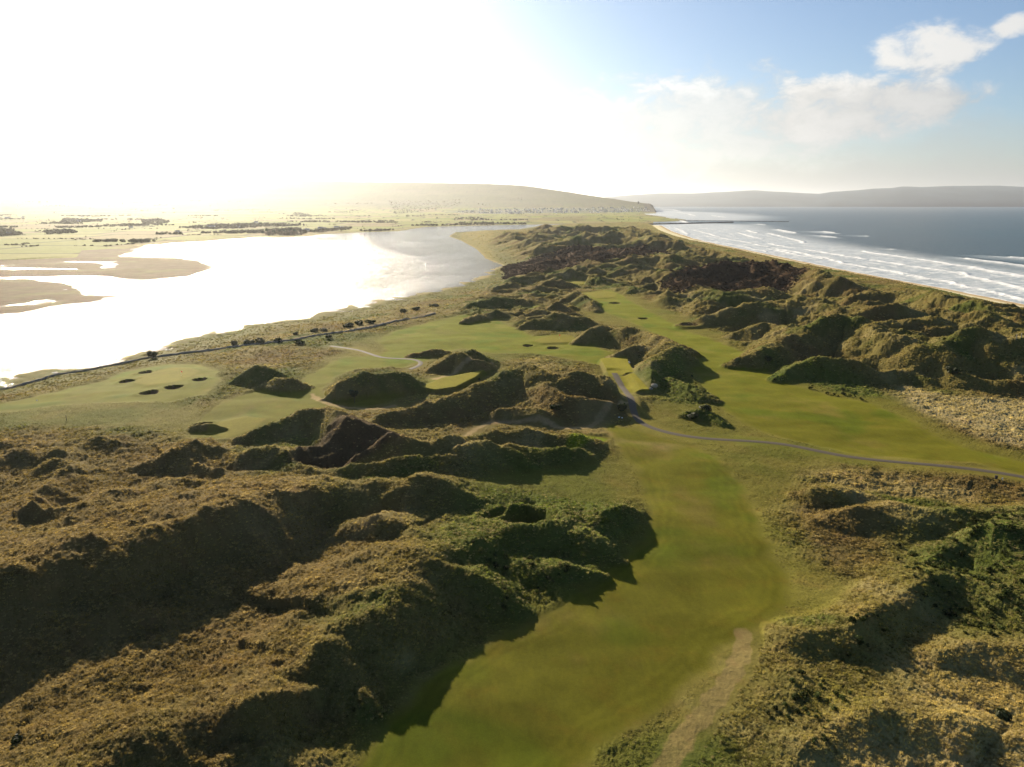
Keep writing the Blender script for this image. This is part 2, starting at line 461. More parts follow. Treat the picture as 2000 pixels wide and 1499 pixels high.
ridge([(1125, 665, 2.5), (1150, 645, 9), (1190, 633, 12), (1232, 640, 12), (1262, 646, 12), (1292, 660, 12.5), (1318, 674, 13), (1338, 690, 8), (1350, 704, 2.5)], 1.7, 2.0, 1.05)
ridge([(1268, 757, 3), (1270, 730, 7), (1276, 705, 9.5), (1292, 690, 11), (1318, 675, 12.5)], 1.6, 1.6, 1.05)
ridge([(1190, 696, 2), (1215, 683, 8), (1250, 672, 9), (1290, 678, 9)], 1.6, 2, 1.05)
ridge([(1290, 735, 3), (1330, 748, 5), (1370, 765, 4.5), (1396, 780, 2)], 1.8, 3, 1.1)
ridge([(1325, 812, 1), (1350, 800, 4), (1385, 806, 3.5), (1412, 824, 2)], 1.8, 2.6, 1.1)
ridge([(1082, 584, 3), (1118, 566, 13), (1138, 578, 10), (1166, 605, 3)], 1.8, 2.0, 1.0)
ridge([(1075, 605, 3), (1092, 590, 8), (1115, 606, 3)], 1.6, 2.0, 1.0)
ridge([(455, 742, 2), (480, 718, 8), (510, 714, 9), (540, 722, 7), (565, 738, 3)], 1.9, 1.9, 1.0)
ridge([(515, 748, 2), (545, 738, 6), (580, 744, 5), (598, 752, 2)], 1.9, 1.9, 1.1)
ridge([(800, 692, 2), (840, 684, 4), (870, 683, 4), (885, 690, 1)], 1.7, 2, 1.1)
ridge([(1028, 566, 2), (1060, 556, 9), (1090, 564, 4)], 1.8, 2, 1.1)
ridge([(905, 628, 2), (940, 612, 5), (985, 606, 6), (1020, 612, 3)], 1.8, 2, 1.1)
ridge([(900, 600, 3), (935, 588, 8), (975, 580, 9), (1020, 584, 6)], 1.8, 2, 1.1)
ridge([(960, 556, 4), (1000, 548, 10), (1060, 540, 9), (1120, 530, 10)], 1.8, 2, 1.1)
# rugged dunes on the right
ridge([(1430, 705, 4), (1490, 680, 11), (1555, 645, 16), (1640, 622, 19), (1690, 626, 20), (1730, 648, 20), (1790, 662, 19), (1840, 668, 19), (1870, 660, 20), (1915, 655, 21), (1950, 672, 19), (2000, 666, 21), (2150, 670, 20), (2400, 700, 18)], 1.9, 2.1, 1.05)
ridge([(1520, 735, 3), (1560, 708, 8), (1600, 692, 12), (1650, 697, 12), (1690, 715, 8), (1720, 730, 5), (1780, 716, 7.5), (1830, 716, 7), (1880, 735, 6), (1960, 748, 5), (2100, 760, 5)], 1.8, 2.2, 1.1)
ridge([(1430, 650, 5), (1470, 632, 12), (1510, 628, 12), (1560, 645, 14)], 1.8, 2.2, 1.1)
ridge([(1330, 632, 3), (1400, 612, 9), (1470, 600, 14), (1530, 580, 18), (1600, 590, 19), (1660, 600, 20), (1740, 610, 19), (1820, 600, 19), (1900, 612, 18), (2000, 640, 17)], 1.9, 2.2, 1.05)
ridge([(1240, 560, 4), (1300, 548, 9), (1350, 560, 13), (1430, 570, 14), (1500, 565, 14)], 2.0, 2.3, 1.1)
ridge([(1300, 540, 8), (1360, 520, 17), (1440, 514, 20), (1520, 516, 21), (1570, 524, 21), (1640, 545, 18), (1680, 560, 12)], 1.8, 2.3, 1.05)
ridge([(1180, 520, 8), (1240, 503, 16), (1300, 497, 20), (1345, 502, 18), (1390, 516, 10)], 1.9, 2.3, 1.05)
ridge([(990, 500, 6), (1080, 478, 14), (1150, 465, 20), (1210, 461, 22), (1260, 468, 20), (1320, 478, 14)], 1.8, 2.3, 1.05)
ridge([(980, 520, 3), (1060, 495, 9), (1120, 482, 14), (1160, 490, 8)], 1.8, 2.3, 1.05)
ridge([(1060, 462, 8), (1100, 444, 22), (1140, 446, 20), (1200, 452, 12)], 2, 2.3, 1.05)
ridge([(1030, 450, 5), (1055, 442, 16), (1080, 446, 12)], 2, 2.3, 1.05)
ridge([(1700, 575, 8), (1780, 568, 13), (1860, 585, 15), (1950, 610, 15), (2050, 640, 15)], 2, 2.3, 1.05)
ridge([(1680, 640, 14), (1760, 622, 19), (1850, 625, 19), (1940, 640, 18), (2050, 655, 18)], 1.9, 2.2, 1.05)
# near right
ridge([(1560, 965, 1.5), (1590, 953, 3.6), (1640, 952, 4), (1700, 968, 2.5)], 2.0, 3, 1.1, 1)
ridge([(1600, 1010, 1.2), (1680, 992, 3.4), (1740, 984, 4.2), (1800, 995, 4), (1860, 1000, 3.6), (1960, 995, 4.2), (2100, 990, 4.4)], 3.4, 3, 1.1, 1)
ridge([(1850, 1045, 1.5), (1885, 1032, 4.5), (1925, 1019, 8), (2000, 1023, 8.4), (2100, 1020, 8.5)], 1.7, 3, 1.05, 1)
ridge([(1795, 1105, 1), (1830, 1075, 2.8), (1900, 1055, 4), (1990, 1085, 5), (2100, 1130, 6)], 2.2, 3, 1.1, 1)
ridge([(1500, 1272, 0.4), (1530, 1256, 1.6), (1565, 1232, 2.8), (1610, 1226, 3.2), (1660, 1222, 3.4), (1720, 1185, 2.8), (1790, 1140, 3.2), (1830, 1118, 3.6), (1900, 1130, 3.8), (2050, 1190, 4)], 2.0, 3.6, 1.1, 1)
ridge([(1850, 1270, 1.6), (1900, 1248, 2.8), (2000, 1262, 3.2), (2150, 1290, 3.6)], 2.6, 3, 1.1, 1)
ridge([(1500, 1560, 1.2), (1580, 1440, 1.8), (1700, 1380, 2.2), (1850, 1400, 2), (2050, 1450, 2)], 4, 4, 1.2, 1)
pits = [([(975, 1000), (995, 972), (1030, 960), (1065, 970), (1088, 992), (1075, 1014), (1035, 1024), (995, 1019)], 6.6, 7.5, 2.2),
        ([(930, 985), (950, 968), (990, 962), (985, 978), (950, 990)], 7.5, 3.0, 2.0),
        ([(560, 905), (600, 885), (680, 872), (760, 866), (860, 880), (900, 868), (860, 888), (760, 896), (690, 905), (620, 918), (575, 918)], 0.0, 5.5, 5.0),
        ([(1915, 1035), (1960, 1035), (2060, 1040), (2060, 1080), (1990, 1075), (1940, 1060)], 2.0, 2.5, 10.0),
        ([(-300, 1380), (0, 1320), (150, 1300), (300, 1262), (400, 1230), (500, 1170), (560, 1120), (540, 1060), (440, 1060), (300, 1110), (0, 1180), (-300, 1260)], 0.0, 5.5, 22.0),
        ([(700, 990), (740, 970), (790, 965), (785, 985), (740, 1000)], 6.0, 3.5, 2.5),
        ([(1860, 1560), (1900, 1440), (1960, 1400), (1990, 1420), (1960, 1470)], 2.0, 2.0, 5.0)]

Bz, a_, dc_ = base_z(X, Y)
Z = Bz.copy()
ampl = np.ones(X.shape, f32)
wx = X + (2.6 * fbm(X, Y, 26, 3, seed=5) + 7.0 * fbm(X, Y, 75, 2, seed=8) * ss(Y, 350, 800)) * ss(Y, 90, 300)
wy = Y + (2.6 * fbm(X, Y, 26, 3, seed=15) + 7.0 * fbm(X, Y, 75, 2, seed=18) * ss(Y, 350, 800)) * ss(Y, 90, 300)
RF = np.zeros(X.shape, f32)
for pts, kf, kb, p in R:
    P = []; Hh = []
    for u, v, h in pts:
        P.append(pt(u, v, h)); Hh.append(h)
    P = np.array(P); Hh = np.array(Hh)
    Q = np.column_stack([P, Hh]); mid = np.empty((2 * len(Q) - 2, 3))      # round the corners of the traced crest
    mid[0::2] = 0.75 * Q[:-1] + 0.25 * Q[1:]; mid[1::2] = 0.25 * Q[:-1] + 0.75 * Q[1:]
    mid[0] = Q[0]; mid[-1] = Q[-1]; P = mid[:, :2]; Hh = mid[:, 2]
    w = max(Hh) * max(kf, kb) * 1.5
    m = (wx > P[:, 0].min() - w) & (wx < P[:, 0].max() + w) & (wy > P[:, 1].min() - w) & (wy < P[:, 1].max() + w)
    if not m.any(): continue
    d, pos, side = seg_dist(wx[m], wy[m], P)
    h = np.interp(pos, np.arange(len(Hh)), Hh).astype(f32)
    h = h * (1 + 0.13 * gn(wx[m] / 11, wy[m] / 11, 33))
    k = (kf + (kb - kf) * (0.5 + 0.5 * np.clip(side * 1.5, -1, 1))) * (1 + 0.22 * gn(wx[m] / 17, wy[m] / 17, 41))
    t = np.clip(1 - d / (k * h + 0.01), 0, 1)
    f = t ** p
    f = f - 0.05 * np.exp(-(d / 1.1) ** 2) * (h > 0)      # slightly rounded crest
    z = Bz[m] + np.maximum(f, 0) * h
    zz = Z[m]
    kk = 0.02 + 0.7 * ss(t, 0, 0.35)
    e = np.clip(0.5 + 0.5 * (z - zz) / kk, 0, 1)
    Z[m] = zz * (1 - e) + z * e + kk * e * (1 - e)
    RF[m] = np.maximum(RF[m], t)
FD = np.minimum(FD, (0.16 - RF) * 40)
print('ridges', time.time() - T0)
for P_, h_, dep, soft in pits:
    s = sdf(wx, wy, poly(P_, h_ * 0.7), 30)
    Z -= dep * ss(s, -0.8, soft)
    RF = np.maximum(RF, ss(s, -6, 0))

# ------------------------------------------------------------------ wild dune relief where nothing is mown
dunefield = poly([(1190, 446), (1262, 447), (1290, 462), (1400, 494), (1575, 528), (1750, 562), (2000, 600), (2300, 680), (2400, 780), (2000, 742), (1850, 712), (1700, 700), (1560, 690), (1480, 655), (1390, 622),
                  (1290, 590), (1230, 568), (1200, 552), (1050, 560), (985, 560), (985, 500), (950, 470), (1060, 447)], 4)
DF = ss(sdf(X, Y, dunefield, 60), -25, 25)
leftf = poly([(-200, 850), (0, 848), (200, 846), (330, 850), (480, 880), (560, 925), (480, 960), (300, 1030), (0, 1100), (-300, 1150)], 2)
LFm = ss(sdf(X, Y, leftf, 60), -12, 12)
midf = poly([(860, 640), (900, 600), (950, 560), (1100, 555), (1160, 610), (1130, 640), (1000, 640)], 2)
MFm = ss(sdf(X, Y, midf, 60), -15, 12)
nearb = ss(a_, 20, 70) * is_near
VQ = fbm(X, Y, 22, 4, 0.6, seed=200)
Z += np.where(is_near, RF * ss(FD, 0, -3), 0) * (rid(wx + 0.4 * wy, wy * 0.8, 13, 3, 0.55, seed=60) - 0.35) * 1.25
SH = np.zeros(X.shape, f32)
for q_ in ([(1440, 900), (1600, 905), (1570, 930), (1545, 965), (1490, 1010), (1530, 1060), (1600, 1110), (1680, 1150), (1600, 1235), (1470, 1255), (1440, 1100)],
           [(1225, 800), (1300, 785), (1420, 800), (1560, 870), (1700, 900), (2000, 925), (2000, 940), (1650, 912), (1450, 940), (1330, 880), (1230, 840)],
           [(930, 945), (980, 915), (1100, 900), (1250, 890), (1275, 980), (1190, 985), (1120, 1000), (1060, 960), (980, 955)],
           [(0, 790), (180, 780), (420, 790), (380, 850), (250, 835), (0, 832)], [(560, 770), (640, 700), (700, 660), (850, 625), (1000, 620), (1020, 700), (880, 720), (830, 700), (640, 730)],
           [(1380, 660), (1480, 700), (1600, 765), (1760, 780), (1850, 840), (2050, 900), (2050, 940), (1750, 860), (1500, 760)], [(1130, 575), (1250, 580), (1420, 655), (1380, 690), (1250, 650), (1130, 620)]):
    SH = np.maximum(SH, ss(sdf(Xj, Yj, poly(q_), 40) + 6 * VQ, -6, 6))
SH = SH * is_near * ss(RF, 0.35, 0.1)
open_ = 1 - ss(np.maximum(FD, np.maximum(GD, TD)), -3.5, 0.3)
pathfade = ss(np.minimum(PCART, np.minimum(PSAND, PTRK)), 1.5, 9)
A = nearb * open_ * (0.25 + 0.75 * pathfade) * (1 - 0.72 * SH)
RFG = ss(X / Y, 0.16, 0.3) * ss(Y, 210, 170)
A = A * (1 - 0.35 * RFG)
hero = 1 - 0.55 * ss(RF, 0.0, 0.5)
r1 = rid(wx * 0.75 + wy * 0.25, wy, 62, 4, 0.5, seed=20)
Z += A * DF * (r1 * 13.0 - 3.5) * (1 - 0.5 * ss(RF, 0.1, 0.7)) * (0.35 + 0.65 * ss(dco, 45, 110))
r3 = rid(wx * 0.7 + wy * 0.3, wy, 150, 3, 0.5, seed=26)
Z += A * DF * ss(Y, 800, 1500) * (r3 * 15.0 - 3.0) * (0.35 + 0.65 * ss(dco, 60, 140))
r2 = rid(wx * 0.8 + wy * 0.2, wy, 30, 4, 0.5, seed=50)
Z += A * np.maximum(LFm * 4.6, MFm * 5.0) * (r2 - 0.25) * hero
n1 = fbm(wx, wy, 34, 4, 0.5, seed=70)
Z += A * (1 - DF) * (1 - LFm) * n1 * 1.7 * hero
b1 = 1 - np.abs(fbm(wx, wy, 10, 3, 0.5, seed=90)) * 2.2          # hummocks
Z += A * np.maximum(b1, 0) * 0.62 * (0.7 + 0.9 * DF) * (1 - 0.5 * RF)
b2 = 1 - np.abs(fbm(wx, wy, 4.6, 2, 0.5, seed=95)) * 2.4
Z += A * np.maximum(b2, 0) * 0.24 * (Y < 1500)
# gentle swells on the mown turf
mown = ss(np.maximum(FD, np.maximum(GD, TD)), -6, 3) * nearb
Z += mown * (fbm(X, Y, 38, 2, seed=100) * 0.85 + fbm(X, Y * 1.3, 15, 2, seed=104) * 0.28) * (1 - ss(np.maximum(GD, TD), -3, 2))
# fine tussocks in the rough, only where they can be resolved
fs = (Y < 1300) & (A > 0.05)
tus = np.zeros(X.shape, f32)
tus[fs] = fbm(X[fs] + 2 * Y[fs] * 0.05, Y[fs], 3.2, 3, 0.6, seed=120)
ROUGHN = fbm(X, Y, 46, 3, seed=130)
Z += A * tus * (0.42 + 0.65 * DF)
fs2 = (Y < 520) & (A > 0.05)
t2 = np.zeros(X.shape, f32)
t2[fs2] = np.abs(gn(X[fs2] / 0.95, Y[fs2] / 0.8, 140)) + 0.5 * np.abs(gn(X[fs2] / 0.5, Y[fs2] / 0.5, 141))
Z += A * (t2 - 0.35) * 0.42
# rims of the mown areas: tee platforms stand up square, green slightly raised
tz = ss(TD, -1.2, 0.2)
Z = Z * (1 - tz) + (Bz + 2.4) * tz
gz = ss(GD, -5, 2)
Z += gz * 0.5
# bunkers
BK = np.zeros(X.shape, np.int32)
bpos = []
for i, (u, v, rpx, lab, rat) in enumerate(bunk):
    bx, by = pt(u, v, 0.3)
    dist = math.sqrt(bx * bx + by * by + 76 * 76)
    r = rpx / FPX * dist * 1.15
    bpos.append((bx, by, r))
    m = (np.abs(X - bx) < r * 4) & (np.abs(Y - by) < r * 4)
    dx, dy = X[m] - bx, Y[m] - by
    d = np.sqrt(dx * dx + (dy / 1.15) ** 2) / r * (1 + 0.10 * np.sin(3 * np.arctan2(dy, dx) + i * 2))
    fl = ss(d, 2.2, 1.0)
    zc = float(np.median(Z[m][d < 1.5])) if (d < 1.5).any() else 8.0
    z0 = Z[m]
    z0 = z0 * (1 - fl) + zc * fl
    z0 = z0 + 0.25 * np.exp(-((d - 1.35) / 0.3) ** 2)
    z0 = z0 - 2.0 * ss(d, 1.12, 0.7) + 0.25 * ss(d, 0.6, 0.2) * 0
    Z[m] = z0
    q = BK[m]; q[d < 1.06] = i + 1; BK[m] = q
# paths sit in a smooth bench
for P, wdt in ((wcart, 2.4), (wcart2, 2.0)):
    m = near_sel.copy(); m[near_sel] = PCART[near_sel] < 7
    d, pos, _ = seg_dist(X[m], Y[m], P)
    ii = np.linspace(0, len(P) - 1, len(P) * 4)
    px_, py_ = np.interp(ii, range(len(P)), P[:, 0]), np.interp(ii, range(len(P)), P[:, 1])
    def gz_at(xx, yy):
        j = np.clip(np.searchsorted(rows, yy), 1, NR - 1); c = np.clip(np.searchsorted(cs, xx / yy), 1, NC - 1)
        return Z[j * NC + c]
    zp = gz_at(px_, py_)
    zp = np.convolve(np.pad(zp, 3, mode='edge'), np.ones(7) / 7, mode='valid')
    t = ss(d, 6.5, wdt)
    zt = np.interp(pos, ii, zp)
    Z[m] = Z[m] * (1 - t) + zt * t

# ------------------------------------------------------------------ shore profile, mud, far land
edge = fbm(X, Y, 26, 5, 0.62, seed=150)
zn = np.minimum(Z, 0.02 + 0.042 * np.maximum(a_, -50) + edge * 1.7 * ss(Y, 1400, 700) + 0.02 * np.maximum(a_ - 18, 0) ** 1.6)
beach = (dco < 42) & (LN > -60)
zb = 0.055 * LN + 0.1 * edge
zn = np.where(dco < 60, np.minimum(np.where(dco < 60, Z, zn), zb + 0.9 * np.maximum(LN - 32 + 5 * edge, 0)), zn)
# far land: low farmland rising to the ridge behind the town
fr = [(-900, 352, 13000), (-300, 350, 12500), (0, 352, 12000), (350, 353, 11600), (600, 354, 11200), (700, 355.5, 11000), (850, 357.5, 10600), (950, 359.5, 10200), (1020, 363, 9800), (1052, 367, 9500), (1100, 374, 9200),
      (1150, 382, 9000), (1200, 389, 8700), (1225, 393.5, 8500), (1250, 396.5, 8450), (1270, 399.0, 8420), (1277, 402, 8420)]
fx = np.array([far_pt(u, v, Yd) for u, v, Yd in fr])
fs_ = fx[:, 0] / fx[:, 1]
far = (Y > 780) & (~is_near)
Xf, Yf, Lf = X[far], Y[far], LF[far]
sx = Xf / Yf
cy = np.interp(sx, fs_, fx[:, 1]); cz = np.interp(sx, fs_, fx[:, 2])
y0 = np.interp(sx, [-0.8, -0.3, 0.0, 0.1, 0.19], [5200, 5600, 6200, 6300, 7300])
t = np.clip((Yf - y0) / (cy - y0), 0, 3)
rise = np.where(t < 1, t ** 1.9 * (1 - 0.12 * np.sin(np.clip(t, 0, 1) * 3.14159)), 1 + (t - 1) * 0.02)
zf = 3.0 + (cz - 3.0) * rise
zf += fbm(Xf, Yf, 1400, 4, seed=160) * 22 * ss(t, 0.05, 0.5) * ss(t, 1.0, 0.85)
zf += fbm(Xf, Yf, 420, 3, seed=165) * 3.0 * ss(Lf, 30, 300) * ss(sx, -0.1, -0.02)
zf += rid(Xf, Yf, 260, 3, seed=168) * 9.0 * ss(Lf, 20, 120) * ss(sx, -0.02, 0.05) * ss(Yf, 7000, 5200)
zf += fbm(Xf, Yf, 500, 3, seed=169) * 1.2
# low, wet shore on the far left, cliff at the headland
low = 0.18 + 0.030 * np.clip(Lf, -60, 4000) + 3.0 * np.maximum(Lf - 250, 0) + fbm(Xf * 0.6, Yf, 110, 5, 0.62, seed=171) * 0.95 * ss(Yf, 2600, 1400) + fbm(Xf, Yf, 90, 3, seed=172) * 0.3
cliffy = ss(sx, 0.12, 0.17) * (Yf > 7500)
low = low * (1 - cliffy) + cliffy * (Lf * 1.6)
zf = np.minimum(zf, np.maximum(low, -4))
zm = np.minimum(0.4 + 0.02 * LM, 1.1) + fbm(X * 0.6, Y, 90, 5, 0.62, seed=175) * 0.9
zm = np.minimum(zm, 0.03 * LM + 0.8 * fbm(X, Y, 60, 4, 0.6, seed=176))
Z = np.where(is_near, zn, -3.0).astype(f32)
Z[far] = np.where(LF[far] > LM[far], zf, -3.0)
mm = (~is_near) & (LM > LF) & (Y < 3000)
Z[mm] = zm[mm]
Z = np.maximum(Z, -3.0)
print('height', Z.min(), Z.max(), time.time() - T0)
ZG = Z.reshape(NR, NC)


def ground(x, y):
    """bilinear height of the finished ground"""
    x = np.atleast_1d(np.asarray(x, float)); y = np.atleast_1d(np.asarray(y, float))
    j = np.clip(np.interp(y, rows, np.arange(NR)), 0, NR - 1.001); c = np.clip(np.interp(x / y, cs, np.arange(NC)), 0, NC - 1.001)
    j0 = j.astype(int); c0 = c.astype(int); fj = j - j0; fc = c - c0
    return (ZG[j0, c0] * (1 - fj) * (1 - fc) + ZG[j0 + 1, c0] * fj * (1 - fc) + ZG[j0, c0 + 1] * (1 - fj) * fc + ZG[j0 + 1, c0 + 1] * fj * fc)


def sample(arr, x, y):
    j = np.clip(np.rint(np.interp(y, rows, np.arange(NR))), 0, NR - 1).astype(int); c = np.clip(np.rint(np.interp(x / y, cs, np.arange(NC))), 0, NC - 1).astype(int)
    return arr[j * NC + c]


# ------------------------------------------------------------------ ground colour (what grows or lies there)
def mixc(c, col, m):
    m = m[:, None]
    return c * (1 - m) + np.asarray(col, f32)[None] * m


V1 = fbm(X, Y, 22, 4, 0.6, seed=200); V2 = fbm(X, Y, 60, 4, 0.55, seed=210); V3 = fbm(X, Y, 7, 3, 0.6, seed=220)
C = np.tile(np.array((0.125, 0.105, 0.038), f32), (X.size, 1))
C = mixc(C, (0.20, 0.165, 0.082), ss(V1 + 0.5 * V2, 0.05, 0.5))          # bleached marram
C = mixc(C, (0.055, 0.075, 0.016), ss(V2 - 0.4 * V1, 0.02, 0.35) * 0.8)   # green herbage
C = mixc(C, (0.105, 0.068, 0.033), ss(-V2 + 0.3 * V3, 0.05, 0.4) * 0.6)   # bracken brown
def area(pts, soft=6, h=2): return ss(sdf(Xj, Yj, poly(pts, h), 40) + 6 * V1, -soft, soft)
C = mixc(C, (0.130, 0.092, 0.040), 0.75 * area([(-300, 830), (0, 835), (250, 840), (450, 880), (560, 930), (620, 960), (780, 1090), (740, 1170), (640, 1240), (450, 1370), (150, 1530), (-300, 1600)], 14))
C = mixc(C, (0.30, 0.25, 0.15), 0.85 * area([(1740, 770), (1780, 750), (1850, 765), (1920, 770), (2100, 770), (2100, 880), (1960, 860), (1830, 810)], 6))
C = mixc(C, (0.24, 0.19, 0.095), 0.7 * area([(1560, 920), (1650, 905), (1800, 925), (1900, 945), (1880, 975), (1760, 955), (1600, 945)], 6))
C = mixc(C, (0.100, 0.066, 0.034), 0.6 * area([(1560, 965), (1640, 985), (1720, 1000), (1740, 1080), (1650, 1110), (1590, 1080), (1550, 1020)], 6))
C = mixc(C, (0.25, 0.20, 0.10), 0.85 * area([(1540, 1480), (1700, 1370), (1850, 1280), (2100, 1290), (2100, 1560), (1700, 1560)], 12))
C = mixc(C, (0.050, 0.066, 0.018), 0.65 * area([(1750, 1040), (1850, 1000), (2100, 1000), (2100, 1240), (1900, 1240), (1820, 1180), (1760, 1120)], 8))
C = mixc(C, (0.085, 0.082, 0.026), 0.6 * area([(1380, 1499), (1440, 1420), (1520, 1300), (1700, 1260), (1760, 1320), (1620, 1420), (1550, 1560), (1380, 1580)], 8))
C = mixc(C, (0.060, 0.085, 0.016), 0.75 * area([(830, 1060), (900, 960), (940, 900), (1100, 900), (1250, 980), (1250, 1060), (1150, 1170), (980, 1230), (900, 1150)], 8))
C = mixc(C, (0.055, 0.085, 0.015), 0.7 * area([(1270, 740), (1330, 700), (1380, 760), (1420, 800), (1480, 850), (1560, 880), (1400, 850), (1300, 830)], 6))
C = mixc(C, (0.055, 0.085, 0.015), 0.7 * area([(1480, 700), (1560, 720), (1680, 740), (1750, 770), (1800, 830), (1950, 880), (1800, 850), (1650, 790), (1500, 740)], 6))
# apron of shorter rough round the mown turf
FDg = np.maximum(FD, np.maximum(GD, TD))
C = mixc(C, (0.110, 0.100, 0.022), 0.75 * SH)
C = mixc(C, (0.070, 0.082, 0.014), 0.6 * SH * ss(V2, -0.05, 0.3))
C = mixc(C, (0.110, 0.102, 0.022), 0.6 * ss(FDg + 6 * V1, -14, -2) * is_near * ss(RF, 0.3, 0.05))
M1 = ss(FD + 1.2 * V3, -2.5, 1.8) * is_near
stripe = fbm(X * 0.9 + Y * 0.35, Y * 0.12, 7, 3, 0.6, seed=230)
worn = ss(fbm(X, Y * 0.6, 18, 4, 0.6, seed=235), 0.08, 0.5)
fc = np.tile(np.array((0.088, 0.086, 0.010), f32), (X.size, 1))
fc = mixc(fc, (0.120, 0.095, 0.028), worn * 0.55)
fc = mixc(fc, (0.058, 0.080, 0.006), ss(fbm(X, Y, 26, 3, seed=236), 0.05, 0.45) * 0.7)
farg = ss(Y, 240, 420)
fc = fc * (1 + 0.15 * farg[:, None] * np.array((0.6, 1.4, 0.2), f32))  # distant turf brightened: glow of backlit grass put into the colour
fc *= (1 + 0.08 * stripe + 0.06 * np.sin(FD * 2.6 + 0.6 * V3) * ss(FD, 16, 3) * ss(Y, 330, 200))[:, None]
C = C * (1 - M1[:, None]) + fc * M1[:, None]
emer = ss(sdf(X, Y, poly(fair_px[4]), 10), -1, 1)
C = mixc(C, (0.115, 0.150, 0.012), emer)
GM = ss(GD, -0.7, 0.7); TM = ss(TD, -0.4, 0.4)
C = mixc(C, (0.130, 0.118, 0.022), 0.85 * GM)
C = mixc(C, (0.145, 0.135, 0.018), TM)
bkm = BK > 0
C[bkm] = np.array((0.11, 0.075, 0.045), f32)
# blow-out: bare reddish soil
blow = ss(sdf(wx, wy, poly([(566, 912), (575, 885), (640, 860), (690, 838), (760, 852), (830, 872), (880, 862), (905, 850), (900, 868), (850, 888), (760, 896), (690, 905), (640, 918)], 1), 30), -2, 2)
C = mixc(C, (0.064, 0.044, 0.027), blow * 0.9)
PS = ss(PSAND + 0.8 * V3, 1.7, 0.7) * is_near
C = mixc(C, (0.26, 0.195, 0.12), PS * 0.8)
PT = ss(PTRK + 0.25 * V3, 1.9, 1.35)
C = mixc(C, (0.165, 0.13, 0.058), PT * (0.92 - 0.2 * ss(V3, 0.0, 0.4)))
# tracks and worn turf near the cart path junction
wornp = area([(1130, 812), (1180, 805), (1200, 815), (1180, 840), (1200, 860), (1330, 870), (1300, 880), (1180, 850), (1130, 840)], 3, 0)
C = mixc(C, (0.19, 0.15, 0.075), wornp * 0.5)
C = mixc(C, (0.22, 0.17, 0.11), ss(PBANK, 2.6, 1.6) * is_near * 0.9)
# salt marsh by the estuary
marsh = is_near * ss(a_, 55, 25) * (dco > 150)
C = mixc(C, (0.085, 0.085, 0.035), marsh * 0.8)
C = mixc(C, (0.30, 0.24, 0.16), is_near * ss(a_, 7, 0) * 0.6 * ss(Y, 500, 900))
sandspit = is_near * ss(sdf(X, Y, [pz(u, v) for u, v in [(925, 452), (975, 455), (960, 480), (980, 520), (930, 500), (895, 470), (890, 458)]], 60), -10, 20)
C = mixc(C, (0.175, 0.150, 0.065), sandspit * 0.7)
# beach
bm = ss(LN + 4 * edge, 44, 36) * ss(dco, 60, 50) * is_near
C = mixc(C, (0.38, 0.35, 0.30), bm)
C = mixc(C, (0.26, 0.20, 0.15), bm * ss(LN, 16, 8))
# brown thicket floor
th1 = poly([(985, 508), (1060, 494), (1160, 480), (1250, 479), (1310, 487), (1280, 495), (1200, 502), (1120, 513), (1060, 528), (985, 535)], 8)
th2 = poly([(1290, 545), (1340, 520), (1420, 512), (1520, 512), (1575, 520), (1600, 535), (1500, 560), (1400, 565), (1320, 562)], 9)
THD = np.maximum(sdf(X, Y, th1, 60), sdf(X, Y, th2, 60)) + 10 * V1
TH = ss(THD, -6, 8)
C = mixc(C, (0.050, 0.030, 0.018), TH)
# mud
mudm = ((~is_near) & (Y < 3000) & ((LM > LF) | (sdf(X, Y, [pz(u, v) for u, v in [(-500, 520), (0, 512), (150, 505), (160, 492), (260, 485), (420, 500), (420, 545), (-500, 560)]], 100) > 0))).astype(f32)
C = mixc(C, (0.11, 0.085, 0.060), mudm * 0.9)
C = mixc(C, (0.13, 0.12, 0.06), mudm * ss(V2, 0.1, 0.4) * 0.7)
# far farmland: irregular fields
fm = far & (LF > 10) & (mudm < 0.5)
qx, qy = X[fm], Y[fm]
def cells(x, y, sx_, sy_, seed):
    gx = x / sx_ + 0.35 * gn(x / 900, y / 900, seed); gy = y / sy_ + 0.35 * gn(x / 900, y / 900, seed + 1)
    row = np.floor(gy); gx = gx + 0.37 * row + 0.2 * np.sin(row * 12.9)
    ci = np.floor(gx); hsh = PERM[(PERM[(ci.astype(int) + seed) & 255] + row.astype(int)) & 255] / 255.0
    ed = np.minimum(np.minimum(gx - ci, 1 - (gx - ci)) * sx_, np.minimum(gy - row, 1 - (gy - row)) * sy_)
    return hsh.astype(f32), ed
h1, e1 = cells(qx, qy, 230, 260, 5)
CF = np.tile(np.array((0.135, 0.145, 0.042), f32), (qx.size, 1))
CF = mixc(CF, (0.165, 0.160, 0.055), ss(h1, 0.3, 0.45) * (h1 < 0.62))
CF = mixc(CF, (0.150, 0.120, 0.060), (h1 > 0.82) * 0.9)
CF = mixc(CF, (0.115, 0.135, 0.028), (h1 < 0.15) * 0.9)
CF = mixc(CF, (0.05, 0.05, 0.022), ss(e1, 13, 4) * 0.85)
scr = ss(fbm(qx, qy, 500, 4, seed=240), 0.05, 0.3) * ss(qx / qy, -0.06, 0.0)
CF = mixc(CF, (0.12, 0.105, 0.05), scr)
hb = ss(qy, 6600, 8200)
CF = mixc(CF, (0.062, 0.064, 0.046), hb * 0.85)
town = ss(sdf(qx, qy, [far_pt(u, v, d)[:2] for u, v, d in [(860, 412, 6700), (930, 404, 7300), (1130, 400, 7700), (1270, 405, 8000), (1278, 412, 7900), (1200, 416, 7000), (1100, 418, 6500), (960, 420, 6300)]], 200) + 60 * fbm(qx, qy, 200, 3, seed=245), -50, 60)
CF = mixc(CF, (0.075, 0.08, 0.06), town * 0.85)
shl = ss(LF[fm], 60, 20)
